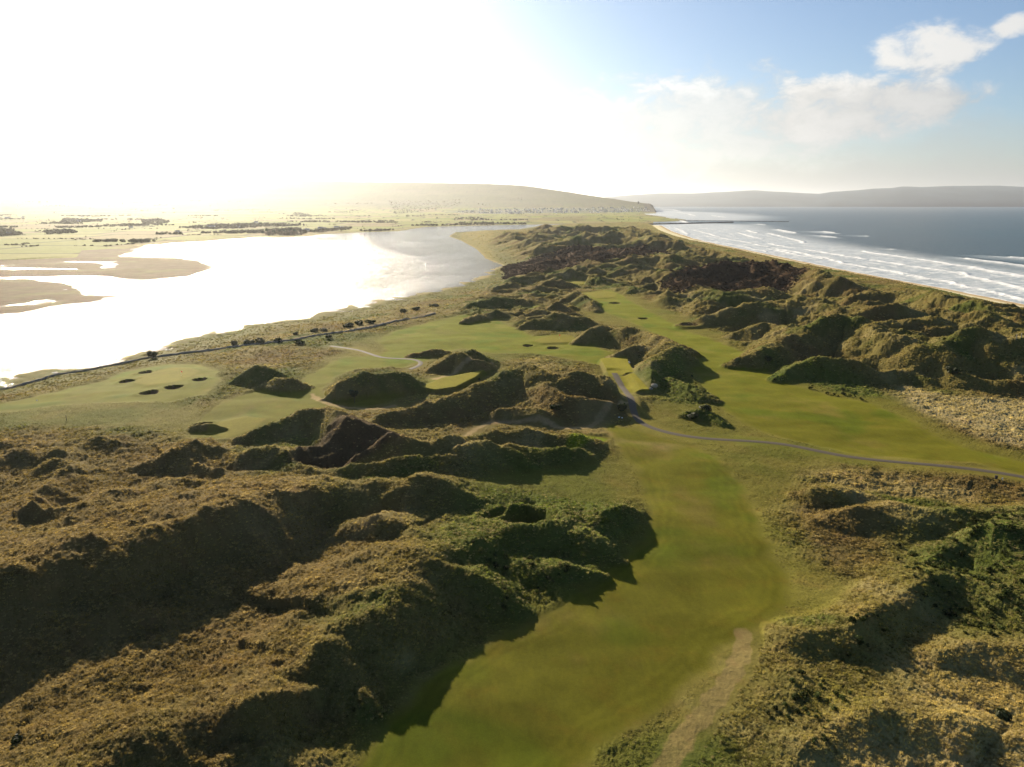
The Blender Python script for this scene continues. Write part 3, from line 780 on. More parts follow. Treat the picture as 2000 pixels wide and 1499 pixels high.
CF = mixc(CF, (0.15, 0.13, 0.055), shl * 0.8)
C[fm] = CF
C *= (1 + 0.16 * V3 * (1 - 0.6 * M1))[:, None]
cl = (far & (X / Y > 0.12) & (Y > 7500) & (LF < 130))
C[cl] = np.array((0.06, 0.055, 0.045), f32)
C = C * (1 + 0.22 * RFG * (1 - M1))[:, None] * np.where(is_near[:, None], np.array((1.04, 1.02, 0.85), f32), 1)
C = np.clip(C, 0.004, 0.6)
roughness_mask = (A * ss(Y, 2200, 900)).astype(f32)
print('colour', time.time() - T0)

# ------------------------------------------------------------------ ground material
def new_mat(name):
    m = bpy.data.materials.new(name); m.use_nodes = True; m.node_tree.nodes.clear()
    return m, N(m.node_tree)


gm, q = new_mat('turf_and_dune')
att = q.n('ShaderNodeAttribute', attribute_name='albedo'); rat = q.n('ShaderNodeAttribute', attribute_name='wild')
geo = q.n('ShaderNodeNewGeometry')
P0 = geo.outputs['Position']
n_a = q.noise(P0, 1.3, 6, 0.65); n_b = q.noise(P0, 0.22, 5, 0.6); n_c = q.noise(P0, 5.0, 3, 0.6)
v = q.math('ADD', q.math('MULTIPLY', n_a, 0.7), q.math('MULTIPLY', n_b, 0.5))
wild = rat.outputs['Fac']
amt = q.ramp(wild, 0.0, 0.5, 0.6, 1.35)
vv = q.math('ADD', q.math('MULTIPLY', q.math('SUBTRACT', v, 0.6), amt), 1.0)
vv = q.math('MAXIMUM', vv, 0.25)
# mown turf: grain drawn out along the line of play, soft mottling, small divots
rotv = q.n('ShaderNodeMapping', vector_type='POINT'); q.l(P0, rotv.inputs[0])
rotv.inputs['Rotation'].default_value = (0, 0, math.radians(22)); rotv.inputs['Scale'].default_value = (0.9, 0.28, 0.9)
grain = q.noise(rotv.outputs[0], 1.2, 5, 0.65); mott = q.noise(P0, 0.055, 6, 0.62, 0.4)
tt = q.math('ADD', q.math('MULTIPLY', q.math('SUBTRACT', grain, 0.5), 0.5), q.math('MULTIPLY', q.math('SUBTRACT', mott, 0.5), 1.1))
tt = q.math('ADD', tt, q.math('MULTIPLY', q.math('SUBTRACT', n_c, 0.5), 0.7))
vv = q.math('ADD', vv, q.math('MULTIPLY', tt, q.ramp(wild, 0.0, 0.5, 1.0, 0.2)))
vv = q.math('MAXIMUM', vv, 0.25)
cv = q.n('ShaderNodeCombineXYZ')
for i in range(3): q.l(vv, cv.inputs[i])
colr = q.mix(1.0, att.outputs['Color'], cv.outputs[0], 'MULTIPLY')
dry = q.ramp(q.noise(P0, 0.16, 5, 0.6), 0.5, 0.72, 0.0, 0.45)
colr = q.mix(dry, colr, q.mix(1.0, colr, (1.25, 0.95, 1.1, 1), 'MULTIPLY'))
bs = q.n('ShaderNodeBsdfPrincipled')
q.l(colr, bs.inputs['Base Color'])
bs.inputs['Roughness'].default_value = 0.9
bs.inputs['Specular IOR Level'].default_value = 0.02
bs.inputs['Sheen Weight'].default_value = 0.26; bs.inputs['Sheen Roughness'].default_value = 0.45
q.l(q.mix(1.0, att.outputs['Color'], (2.6, 2.6, 2.0, 1), 'MULTIPLY'), bs.inputs['Sheen Tint'])
bmp = q.n('ShaderNodeBump'); bmp.inputs['Distance'].default_value = 0.5
q.l(q.math('ADD', n_a, q.math('MULTIPLY', n_c, 0.35)), bmp.inputs['Height'])
q.l(q.ramp(wild, 0.0, 0.5, 0.10, 0.85), bmp.inputs['Strength'])
q.l(bmp.outputs[0], bs.inputs['Normal'])
o_ = q.n('ShaderNodeOutputMaterial'); q.l(bs.outputs[0], o_.inputs[0])

# ------------------------------------------------------------------ cut the sheet into named ground surfaces
idx = np.arange(NR * NC, dtype=np.int32).reshape(NR, NC)
quads = np.stack([idx[:-1, :-1], idx[:-1, 1:], idx[1:, 1:], idx[1:, :-1]], -1).reshape(-1, 4)
fz = Z[quads].max(1)
cat = np.zeros(X.size, np.int32)
cat[(FD > 0) & is_near] = 1
cat[GD > 0] = 2
cat[TD > 0] = 3
cat[is_near & (bm > 0.5)] = 4
cat[far] = 5
cat[(Y > 6400) & far & (Z > 40)] = 6
cat[mudm > 0.5] = 7
cat[BK > 0] = 10 + BK[BK > 0]
qc = cat[quads[:, 0]]
keep = fz > -2.5


def mesh_from(name, V, F, mat, smooth=True, attrs=None, colr=None):
    me = bpy.data.meshes.new(name)
    me.vertices.add(len(V)); me.vertices.foreach_set('co', np.ascontiguousarray(V, f32).ravel())
    k = F.shape[1]
    me.loops.add(F.size); me.loops.foreach_set('vertex_index', np.ascontiguousarray(F, np.int32).ravel())
    me.polygons.add(len(F)); me.polygons.foreach_set('loop_start', np.arange(0, F.size, k, dtype=np.int32))
    me.polygons.foreach_set('use_smooth', np.full(len(F), smooth, bool))
    me.update(calc_edges=True)
    for an, arr in (attrs or {}).items():
        a = me.attributes.new(an, 'FLOAT', 'POINT'); a.data.foreach_set('value', np.ascontiguousarray(arr, f32))
    if colr is not None:
        a = me.attributes.new('albedo', 'FLOAT_COLOR', 'POINT')
        a.data.foreach_set('color', np.hstack([colr, np.ones((len(colr), 1))]).astype(f32).ravel())
    if mat: me.materials.append(mat)
    return me


def tag(o, label=None, cat_=None, group=None, kind=None):
    if label: o['label'] = label
    if cat_: o['category'] = cat_
    if group: o['group'] = group
    if kind: o['kind'] = kind
    return o


def link(name, me, parent=None, loc=None):
    o = bpy.data.objects.new(name, me); COL.objects.link(o)
    if parent is not None: o.parent = parent
    if loc is not None: o.location = loc
    return o


V = np.stack([X, Y, Z], 1)
def cut(sel, name):
    fq = quads[sel]
    if len(fq) == 0: return None
    u, inv = np.unique(fq, return_inverse=True)
    me = mesh_from(name, V[u], inv.reshape(-1, 4), gm, True, {'wild': roughness_mask[u]}, C[u])
    return link(name, me)


names = {0: ('ground', 'dune grass and rough covered ground of the links'), 1: ('fairway', 'mown green fairways winding between the dunes'), 2: ('putting_green', 'pale close mown putting greens'),
         3: ('tee_ground', 'flat square edged mown tee platforms'), 4: ('beach', 'pale sand beach between the dunes and the surf'), 5: ('farmland', 'green fields across the estuary'),
         6: ('hills', 'hazy hills rising behind the far fields and headland'), 7: ('mudflat', 'brown tidal flats at the far left of the estuary')}
for k, (nm, lb) in names.items():
    o = cut(keep & (qc == k), nm)
    if o: tag(o, lb, None, None, 'structure')
for i, (u, v_, r_, lab, _) in enumerate(bunk):
    o = cut(keep & (qc == 11 + i), 'bunker')
    if o: tag(o, lab, 'bunker', 'sunken bunkers of the golf course', 'thing')
print('terrain built', time.time() - T0)

# ------------------------------------------------------------------ paths (thin sheets on the ground)
pm, q = new_mat('path_surface')
geo = q.n('ShaderNodeNewGeometry')
n1_ = q.noise(geo.outputs['Position'], 0.8, 5, 0.6)
bs = q.n('ShaderNodeBsdfPrincipled'); bs.inputs['Roughness'].default_value = 0.75
q.l(q.mix(n1_, (0.075, 0.062, 0.045, 1), (0.12, 0.10, 0.072, 1)), bs.inputs['Base Color']); bs.inputs['Specular IOR Level'].default_value = 0.08
o_ = q.n('ShaderNodeOutputMaterial'); q.l(bs.outputs[0], o_.inputs[0])


def strip(P, w, name, mat, lift=0.07, step=1.2):
    P = np.asarray(P)
    d = np.r_[0, np.cumsum(np.hypot(*np.diff(P, axis=0).T))]
    # smooth the polyline
    n = int(d[-1] / step) + 2
    s = np.linspace(0, d[-1], n)
    px_, py_ = np.interp(s, d, P[:, 0]), np.interp(s, d, P[:, 1])
    k = 9
    for _ in range(2):
        px_ = np.convolve(np.pad(px_, k // 2, mode='edge'), np.ones(k) / k, mode='valid'); py_ = np.convolve(np.pad(py_, k // 2, mode='edge'), np.ones(k) / k, mode='valid')
    tx, ty = np.gradient(px_), np.gradient(py_); L = np.hypot(tx, ty) + 1e-9
    nx, ny = -ty / L, tx / L
    VV = []
    for a in (-1, -0.5, 0, 0.5, 1):
        ww = a * w / 2 * (1 + 0.05 * np.sin(s / 7))
        xx, yy = px_ + nx * ww, py_ + ny * ww
        VV.append(np.stack([xx, yy, ground(xx, yy) + lift + (0.03 if abs(a) < 1 else -0.05)], 1))
    VV = np.stack(VV, 1).reshape(-1, 3)
    F = []
    for i in range(n - 1):
        for j in range(4):
            a = i * 5 + j
            F.append((a, a + 5, a + 6, a + 1))
    return link(name, mesh_from(name, VV, np.array(F)[:, ::-1], mat))


tag(strip(wcart, 2.6, 'path', pm), 'grey asphalt cart path curving across the links', None, None, 'structure')
tag(strip(wcart2, 2.4, 'path', pm), 'grey cart path bending behind the round mound', None, None, 'structure')

# ------------------------------------------------------------------ water
def water(name, Xw, Yw, deep, shore_c, rough, wave, label, foam=None, zoff=None, fan=None):
    pass


wm, q = new_mat('estuary_water')
geo = q.n('ShaderNodeNewGeometry'); P0 = geo.outputs['Position']
mp = q.vmath('MULTIPLY', P0, (1, 0.6, 1))
na = q.noise(mp, 0.35, 5, 0.62); nb = q.noise(mp, 0.045, 4, 0.6); nc = q.noise(mp, 0.008, 4, 0.6, 0.6)
bs = q.n('ShaderNodeBsdfPrincipled')
bs.inputs['Base Color'].default_value = (0.10, 0.095, 0.08, 1); bs.inputs['Specular IOR Level'].default_value = 0.15
q.l(q.ramp(nc, 0.3, 0.7, 0.05, 0.13), bs.inputs['Roughness'])
bs.inputs['IOR'].default_value = 1.33
b1_ = q.n('ShaderNodeBump'); b1_.inputs['Distance'].default_value = 3.0; b1_.inputs['Strength'].default_value = 0.75
q.l(q.math('ADD', na, q.math('MULTIPLY', nb, 1.6)), b1_.inputs['Height'])
q.l(b1_.outputs[0], bs.inputs['Normal'])
o_ = q.n('ShaderNodeOutputMaterial'); q.l(bs.outputs[0], o_.inputs[0])

sm, q = new_mat('sea_water')
geo = q.n('ShaderNodeNewGeometry'); P0 = geo.outputs['Position']
fo = q.n('ShaderNodeAttribute', attribute_name='foam'); sh = q.n('ShaderNodeAttribute', attribute_name='shallow')
mp = q.vmath('MULTIPLY', P0, (1, 1.5, 1))
na = q.noise(mp, 0.30, 5, 0.62); nb = q.noise(mp, 0.035, 4, 0.6); nc = q.noise(mp, 0.09, 7, 0.68, 0.8); nd = q.noise(P0, 0.0016, 4, 0.6)
bs = q.n('ShaderNodeBsdfPrincipled')
deep = q.mix(q.ramp(nd, 0.35, 0.65), (0.022, 0.054, 0.044, 1), (0.038, 0.058, 0.045, 1))
deep = q.mix(q.ramp(nb, 0.4, 0.7, 0, 0.5), deep, (0.02, 0.05, 0.055, 1))
wcol = q.mix(q.math('MULTIPLY', sh.outputs['Fac'], 0.8), deep, (0.60, 0.65, 0.64, 1))
lace = q.math('MULTIPLY', q.ramp(nc, 0.46, 0.60), q.math('MULTIPLY', sh.outputs['Fac'], 0.95))
foam = q.math('MAXIMUM', q.math('MULTIPLY', fo.outputs['Fac'], q.ramp(nc, 0.30, 0.5, 0.5, 1.0)), lace, clamp=True)
q.l(q.mix(foam, wcol, (0.78, 0.79, 0.77, 1)), bs.inputs['Base Color'])
q.l(q.ramp(foam, 0.0, 0.6, 0.28, 0.9), bs.inputs['Roughness'])
bs.inputs['IOR'].default_value = 1.33; bs.inputs['Specular IOR Level'].default_value = 0.36
b1_ = q.n('ShaderNodeBump'); b1_.inputs['Distance'].default_value = 2.2; b1_.inputs['Strength'].default_value = 0.6
q.l(q.math('ADD', na, q.math('MULTIPLY', nb, 2.2)), b1_.inputs['Height'])
q.l(b1_.outputs[0], bs.inputs['Normal'])
o_ = q.n('ShaderNodeOutputMaterial'); q.l(bs.outputs[0], o_.inputs[0])

# the sea: its own fan grid, with breakers raised as real crests
wr = [200.0]
while wr[-1] < 60000:
    y = wr[-1]; wr.append(y * (1.0035 if y < 3400 else 1.02))
wr = np.array(wr)
wc = np.concatenate([np.linspace(0.12, 0.72, 620), np.linspace(0.72, 1.6, 60)[1:]])
A1, A2 = np.meshgrid(wr, wc, indexing='ij')
Xs, Ys = (A1 * A2).astype(f32).ravel(), A1.astype(f32).ravel()
Ls, _, _ = seg_dist(Xs, Ys, COASTP)
inn = inside(Xs, Ys, np.array(Pn)); Ls = np.where(inn, -Ls, Ls)       # positive = offshore
jx = Xs + 9 * fbm(Xs, Ys, 55, 3, seed=300); jy = Ys + 22 * fbm(Xs, Ys, 70, 3, seed=301)
foamv = np.zeros(Xs.shape, f32); zs = np.zeros(Xs.shape, f32); trail = np.zeros(Xs.shape, f32)
breakers = [
    ([(1500, 456), (1530, 463), (1560, 470), (1578, 477)], 5, 1.0), ([(1520, 449), (1540, 453), (1556, 456)], 10, 1.1), ([(1610, 453), (1634, 456)], 9, 1.1), ([(1605, 461), (1632, 464)], 8, 0.9),
    ([(1500, 476), (1525, 481), (1552, 485)], 3.5, 0.9), ([(1572, 488), (1600, 492), (1640, 499), (1690, 507)], 4, 1), ([(1500, 487), (1530, 492), (1560, 499), (1612, 507)], 3.5, 1),
    ([(1684, 491), (1712, 496), (1760, 502), (1820, 511), (1880, 520), (1930, 528), (2000, 541), (2080, 552)], 6, 1), ([(1706, 509), (1770, 519), (1832, 528), (1880, 534), (1900, 542), (1950, 552), (2000, 564), (2080, 580)], 4.5, 1),
    ([(1512, 486), (1550, 492), (1612, 505), (1655, 516), (1690, 523), (1730, 528), (1770, 536), (1812, 545), (1862, 552), (1890, 562), (1950, 573), (2000, 585), (2080, 602)], 3.5, 1),
    ([(1700, 523), (1730, 529), (1780, 540), (1830, 547)], 2.6, 0.9), ([(1887, 505), (1925, 510), (1960, 514), (2000, 520), (2060, 527)], 8, 0.85), ([(1975, 503), (2000, 505), (2040, 508)], 7, 1),
    ([(1735, 487), (1748, 488)], 6, 0.8), ([(1688, 461), (1696, 462)], 5, 0.9), ([(1300, 425), (1330, 431), (1345, 436)], 12, 0.8), ([(1260, 418), (1290, 420), (1330, 422)], 20, 0.8), ([(1320, 446), (1335, 452), (1345, 460)], 5, 0.8),
    ([(1355, 450), (1385, 457), (1405, 463)], 5, 0.8), ([(1365, 446), (1400, 450)], 5, 0.7), ([(1390, 421), (1415, 425), (1440, 426)], 18, 0.8), ([(1460, 450), (1480, 456)], 7, 1.0), ([(1445, 456), (1470, 463), (1487, 467)], 5, 0.9),
    ([(1480, 438), (1495, 440)], 9, 0.9), ([(1350, 470), (1420, 476), (1470, 486), (1500, 493)], 3, 0.7), ([(1380, 462), (1440, 470), (1500, 483)], 4, 0.8), ([(1320, 415), (1345, 418), (1360, 423)], 18, 0.7),
    ([(1400, 432), (1440, 432.5)], 12, 0.6), ([(1465, 418), (1480, 419)], 14, 0.6), ([(1290, 408), (1315, 410), (1330, 413)], 20, 0.8)]
for px, w, s in breakers:
    P = np.array([pz(u, v) for u, v in px])
    m = (jx > P[:, 0].min() - 60) & (jx < P[:, 0].max() + 60) & (jy > P[:, 1].min() - 60) & (jy < P[:, 1].max() + 60)
    if not m.any(): continue
    d, pos, side = seg_dist(jx[m], jy[m], P)
    end = np.minimum(ss(pos, 0, 0.4), ss(len(P) - 1 - pos, 0, 0.4)) * 0.6 + 0.4
    ww = w * (0.7 + 0.6 * np.abs(fbm(jx[m], jy[m], 30, 2, seed=310)) * 2) * end
    landw = side < 0                                            # the side towards the beach trails foam
    fo_ = np.where(landw, np.exp(-(d / (ww * 1.7)) ** 2), np.exp(-(d / (ww * 0.8)) ** 2)) * s
    fo_ = fo_ * ss(fbm(jx[m], jy[m], 34, 3, 0.6, seed=312), -0.45, -0.1)
    foamv[m] = np.maximum(foamv[m], np.clip(fo_ * 1.5, 0, 1))
    trail[m] = np.maximum(trail[m], np.where(landw, np.exp(-d / (w * 5.0)), 0) * s)
    zs[m] = np.maximum(zs[m], 1.3 * np.exp(-(d / (ww * 1.4)) ** 2) * s)
for k_, off in enumerate((14, 30, 47, 66, 88, 112, 138, 166)):
    dl = np.abs(Ls + 10 * fbm(jx, jy, 60, 3, seed=350 + k_) - off * (1 + np.clip((Ys - 700) / 5000, 0, .4)))
    gate = ss(fbm(jx, jy, 120, 3, 0.6, seed=360 + k_), -0.05, 0.15)
    foamv = np.maximum(foamv, gate * 0.85 * np.exp(-(dl / (1.3 + Ys / 1000)) ** 2) * (Ys < 3300))
surfw = np.interp(Ys, [300, 900, 1500, 2500, 3300], [260, 290, 320, 420, 520])
shal = ss(Ls, surfw, surfw * 0.55) * (Ys < 3500) * 0.9
shal = shal * (0.95 + 0.35 * fbm(Xs, Ys, 60, 4, 0.6, seed=320))
river_m = sdf(Xs, Ys, [pz(u, v) for u, v in [(1250, 434), (1340, 431), (1600, 433.5), (1600, 436), (1430, 436), (1262, 439)]], 80)
head_s = ss(sdf(Xs, Ys, [pz(u, v) for u, v in [(1262, 419), (1285, 412), (1400, 416), (1480, 424), (1440, 431), (1345, 431), (1300, 424)]], 400), -250, 100)
shal = np.maximum(shal * (1 - ss(river_m, -20, 20) * 0.6), head_s * 0.75)
shal = np.clip(np.maximum(shal, trail), 0, 1)
foamv = np.maximum(foamv, ss(Ls + 5 * fbm(Xs, Ys, 20, 2, seed=330), 7, 1) * 0.9 * (Ys < 3300))
cap = ss(fbm(Xs * 0.7, Ys, 55, 3, 0.65, seed=335), 0.52, 0.62) * (Ys > 1200) * (Ys < 6000)
foamv = np.maximum(foamv, cap * 0.55)
zs += 0.25 * fbm(Xs, Ys, 40, 3, seed=340) * (Ys < 3500)
i2 = np.arange(Xs.size, dtype=np.int32).reshape(len(wr), len(wc))
qs = np.stack([i2[:-1, :-1], i2[:-1, 1:], i2[1:, 1:], i2[1:, :-1]], -1).reshape(-1, 4)
ks = (Ls[qs[:, 0]] > -45) & (Xs[qs[:, 0]] > 330 * (Ys[qs[:, 0]] > 0))
edge_split = 640.0
cx = Xs[qs[:, 0]]
ks &= (cx > 0.18 * Ys[qs[:, 0]]) | (Ys[qs[:, 0]] > 4000)
qs = qs[ks]; u_, inv = np.unique(qs, return_inverse=True)
me = mesh_from('sea', np.stack([Xs, Ys, zs], 1)[u_], inv.reshape(-1, 4), sm, True, {'foam': foamv[u_], 'shallow': shal[u_]})
tag(link('sea', me), 'grey green sea with rows of white breakers', None, None, 'structure')
# estuary: plain sheet from the near bank to the far one
ew = pz(1262, 438.6)
xs_ = np.linspace(-4200, 1, 60)
ev = [(-4500, 40), (-900, 40), (-300, 200), (60, 520), (60, 1500), (ew[0], ew[1] - 200), (ew[0] - 40, 3900), (-4500, 3900)]
me = bpy.data.meshes.new('estuary'); me.from_pydata([(x, y, 0.0) for x, y in ev], [], [list(range(len(ev)))]); me.materials.append(wm)
tag(link('estuary_water', me), 'silvery sunlit water of the estuary', None, None, 'structure')
print('water', time.time() - T0)

# ------------------------------------------------------------------ hills across the sea
hp = [(1180, 386, 26000), (1240, 381, 26000), (1290, 378, 26000), (1350, 379, 26000), (1400, 376, 26000), (1475, 372.5, 25500), (1510, 375, 25000), (1550, 377, 25000), (1600, 379, 24500), (1625, 375, 24000), (1675, 372, 24000), (1705, 369, 24000), (1740, 368, 24000),
      (1762, 365, 24000), (1800, 366, 24000), (1850, 364, 24000), (1950, 363, 24000), (2000, 365.5, 24000), (2100, 363, 24000), (2300, 368, 24000), (2600, 380, 24000)]
hx = np.array([far_pt(*p) for p in hp]); hs_ = hx[:, 0] / hx[:, 1]
sa = np.linspace(hs_[0], hs_[-1], 500); ta = np.linspace(0, 1.6, 40)
SS, TT = np.meshgrid(sa, ta); cyy = np.interp(SS, hs_, hx[:, 1]); czz = np.interp(SS, hs_, hx[:, 2])
YY = 19500 + (cyy - 19500) * TT; XX = SS * YY
pf = np.where(TT < 1, np.sin(np.clip(TT, 0, 1) * 1.5708) ** 0.8, np.cos((np.clip(TT, 1, 2) - 1) * 1.5708))
ZZ = -2 + (czz + 2) * pf + fbm(XX, YY, 2500, 5, 0.55, seed=400) * 60 * np.sin(np.clip(TT, 0, 1) * 3.1416) + fbm(XX, YY, 900, 3, seed=402) * 7 * pf
i2 = np.arange(XX.size).reshape(XX.shape)
qs = np.stack([i2[:-1, :-1], i2[:-1, 1:], i2[1:, 1:], i2[1:, :-1]], -1).reshape(-1, 4)
cc = np.tile(np.array((0.045, 0.064, 0.088), f32), (XX.size, 1)) * (1 + 0.3 * fbm(XX.ravel(), YY.ravel(), 700, 4, seed=405))[:, None]  # blue of the distant haze put into the hill colour itself
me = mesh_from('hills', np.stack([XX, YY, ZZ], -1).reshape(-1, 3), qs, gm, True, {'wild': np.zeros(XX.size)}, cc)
tag(link('hills', me), 'faint blue hills across the sea on the horizon', None, None, 'structure')


# ------------------------------------------------------------------ plant matter
def simple_mat(name, col, rough=0.8, var=0.25, scale=1.5, spec=0.2, transl=0.0, inst=False):
    m, q = new_mat(name)
    geo = q.n('ShaderNodeNewGeometry')
    nn = q.noise(geo.outputs['Position'], scale, 4, 0.6)
    bs = q.n('ShaderNodeBsdfPrincipled')
    if inst:
        a = q.n('ShaderNodeAttribute', attribute_name='tint', attribute_type='INSTANCER')
        c0 = a.outputs['Color']
        oi = q.n('ShaderNodeObjectInfo')
        f = q.math('ADD', q.math('MULTIPLY', oi.outputs['Random'], 0.5), 0.75)
    else:
        rgb = q.n('ShaderNodeRGB'); rgb.outputs[0].default_value = (*col, 1); c0 = rgb.outputs[0]
        f = q.math('ADD', q.math('MULTIPLY', q.math('SUBTRACT', nn, 0.5), var * 4), 1.0)
    cv = q.n('ShaderNodeCombineXYZ')
    for i in range(3): q.l(f, cv.inputs[i])
    c1 = q.mix(1.0, c0, cv.outputs[0], 'MULTIPLY')
    q.l(c1, bs.inputs['Base Color'])
    bs.inputs['Roughness'].default_value = rough; bs.inputs['Specular IOR Level'].default_value = spec
    out = bs.outputs[0]
    if transl > 0:
        tr = q.n('ShaderNodeBsdfTranslucent'); q.l(c1, tr.inputs[0])
        mx = q.n('ShaderNodeMixShader'); mx.inputs[0].default_value = transl
        q.l(bs.outputs[0], mx.inputs[1]); q.l(tr.outputs[0], mx.inputs[2]); out = mx.outputs[0]
    o_ = q.n('ShaderNodeOutputMaterial'); q.l(out, o_.inputs[0])
    return m


grass_m = simple_mat('marram_blades', (0.1, 0.1, 0.04), 0.7, transl=0.5, spec=0.2, inst=True)
leaf_m = simple_mat('gorse_leaves', (0.035, 0.045, 0.014), 0.7, 0.3, 0.6, 0.2, 0.25)
dark_m = simple_mat('thicket_twigs', (0.05, 0.03, 0.02), 0.85, inst=True, transl=0.15, spec=0.1)
tree_m = simple_mat('tree_leaves', (0.04, 0.05, 0.02), 0.8, 0.3, 0.1, 0.1, 0.2)
bark_m = simple_mat('bark', (0.07, 0.055, 0.04), 0.9)


def tuft_mesh(name, n, h, spread, wid, lean, mat, seed):
    r = np.random.default_rng(seed); VV = []; F = []
    for i in range(n):
        a = r.uniform(0, 6.283); d = spread * 0.55 * math.sqrt(r.uniform()); bx, by = d * math.cos(a), d * math.sin(a)
        hh = h * r.uniform(0.55, 1.1); ox = math.cos(a) * spread * r.uniform(0.2, 0.8) + lean; oy = math.sin(a) * spread * r.uniform(0.2, 0.8)
        w = wid * r.uniform(0.6, 1.3); fa = r.uniform(0, 3.14); wx_, wy_ = math.cos(fa) * w, math.sin(fa) * w
        k = len(VV)
        VV += [(bx - wx_, by - wy_, -0.12), (bx + wx_, by + wy_, -0.12), (bx + ox * 0.45 - wx_ * .8, by + oy * 0.45 - wy_ * .8, hh * 0.7), (bx + ox * 0.45 + wx_ * .8, by + oy * 0.45 + wy_ * .8, hh * 0.7), (bx + ox, by + oy, hh * 0.92)]
        F += [(k, k + 1, k + 3, k + 2), (k + 2, k + 3, k + 4, k + 4)]
    me = bpy.data.meshes.new(name)
    me.from_pydata(VV, [], [f if f[3] != f[2] else f[:3] for f in F]); me.materials.append(mat)
    return me


def scatter(name, pts, scl, tint, protos, label, seed=1, zscale=None):
    """one object whose geometry nodes set small clumps on the given ground points"""
    me = bpy.data.meshes.new(name); me.vertices.add(len(pts)); me.vertices.foreach_set('co', pts.astype(f32).ravel())
    a = me.attributes.new('scl', 'FLOAT_VECTOR', 'POINT'); z_ = scl if zscale is None else zscale
    a.data.foreach_set('vector', np.stack([scl, scl, z_], 1).astype(f32).ravel())
    r = np.random.default_rng(seed)
    a = me.attributes.new('rot', 'FLOAT_VECTOR', 'POINT')
    a.data.foreach_set('vector', np.stack([r.normal(0, .12, len(pts)), r.normal(0, .12, len(pts)), r.uniform(0, 6.28, len(pts))], 1).astype(f32).ravel())
    a = me.attributes.new('tint', 'FLOAT_COLOR', 'POINT'); a.data.foreach_set('color', np.hstack([tint, np.ones((len(pts), 1))]).astype(f32).ravel())
    a = me.attributes.new('pick', 'INT', 'POINT'); a.data.foreach_set('value', r.integers(0, len(protos), len(pts)).astype(np.int32))
    o = link(name, me)
    ng = bpy.data.node_groups.new(name + '_nodes', 'GeometryNodeTree')
    ng.interface.new_socket('Geometry', in_out='INPUT', socket_type='NodeSocketGeometry'); ng.interface.new_socket('Geometry', in_out='OUTPUT', socket_type='NodeSocketGeometry')
    gi = ng.nodes.new('NodeGroupInput'); go = ng.nodes.new('NodeGroupOutput')
    L = ng.links.new
    def attr(nm, ty):
        x = ng.nodes.new('GeometryNodeInputNamedAttribute'); x.data_type = ty; x.inputs[0].default_value = nm
        return [s for s in x.outputs if s.enabled][0]
    join = ng.nodes.new('GeometryNodeJoinGeometry')
    for i, pm_ in enumerate(protos):
        po = bpy.data.objects.new(name + '_clump', pm_)
        oi = ng.nodes.new('GeometryNodeObjectInfo'); oi.inputs['Object'].default_value = po
        ins = ng.nodes.new('GeometryNodeInstanceOnPoints')
        cmp_ = ng.nodes.new('FunctionNodeCompare'); cmp_.data_type = 'INT'; cmp_.operation = 'EQUAL'
        L(attr('pick', 'INT'), [s for s in cmp_.inputs if s.enabled][0]); [s for s in cmp_.inputs if s.enabled][1].default_value = i
        L(gi.outputs[0], ins.inputs['Points']); L(oi.outputs['Geometry'], ins.inputs['Instance'])
        L(cmp_.outputs[0], ins.inputs['Selection'])
        L(attr('rot', 'FLOAT_VECTOR'), ins.inputs['Rotation']); L(attr('scl', 'FLOAT_VECTOR'), ins.inputs['Scale'])
        L(ins.outputs[0], join.inputs[0])
    L(join.outputs[0], go.inputs[0])
    md = o.modifiers.new('scatter', 'NODES'); md.node_group = ng
    tag(o, label, None, None, 'stuff')
    return o


NT = 680000
ly = rng.uniform(math.log(82), math.log(2300), NT); py = np.exp(ly); pxs = rng.uniform(-0.86, 0.86, NT) * py
GR = (is_near * ss(a_, 2, 14) * np.where(dco < 110, ss(LN, 40, 52), 1) * (1 - ss(FDg, -3.0, 0.3)) * (0.2 + 0.8 * pathfade)).astype(f32)
wildp = sample(GR, pxs, py); thp = sample(TH, pxs, py); blp = sample(blow, pxs, py)
sel = (wildp > 0.25) & (rng.uniform(size=NT) < wildp * 1.2) & (thp < 0.4) & (rng.uniform(size=NT) < np.clip(380 / py, 0.35, 1)) & (rng.uniform(size=NT) > blp * 0.8)
for arr, w_ in ((PSAND, 1.7), (PTRK, 2.1), (PCART, 2.0), (PBANK, 1.5)):
    sel &= sample(arr, pxs, py) > w_
# clumps stand closer on some patches than on others
sel &= rng.uniform(size=NT) < (0.22 + 1.0 * np.clip(fbm(pxs, py, 12, 3, seed=500) + 0.3, 0, 1))
pxs, py = pxs[sel], py[sel]
tint = np.array((1.72, 1.70, 1.3), f32) * sample(C, pxs, py) * rng.uniform(0.55, 1.45, (len(py), 1)).astype(f32)
straw_lit = rng.uniform(size=len(py)) < 0.16 + 0.35 * np.clip(fbm(pxs, py, 18, 3, seed=515) + 0.1, 0, 1) + 0.2 * sample(RF, pxs, py)  # straw tufts at random, plus more on crests as painted sunlit brightness
tint *= np.clip(1 + 1.0 * fbm(pxs, py, 3.5, 3, 0.6, seed=510) + 0.5 * fbm(pxs, py, 14, 2, seed=512), 0.3, 2.2)[:, None]
tint[straw_lit] = tint[straw_lit] * 0.6 + np.array((0.24, 0.19, 0.085))
size = 0.30 * (py / 110) ** 0.55 * rng.uniform(0.6, 1.4, len(py))
shp = np.maximum(sample(SH, pxs, py), 0.9 * ss(sample(FDg, pxs, py), -9, -1))
size *= 1 - 0.45 * shp
zsc = size * rng.uniform(0.35, 0.85, len(py)) * (1 - 0.6 * shp)
protos = [tuft_mesh('tuft', 26, 0.95, 0.95, 0.07, 0.25, grass_m, k) for k in range(4)]
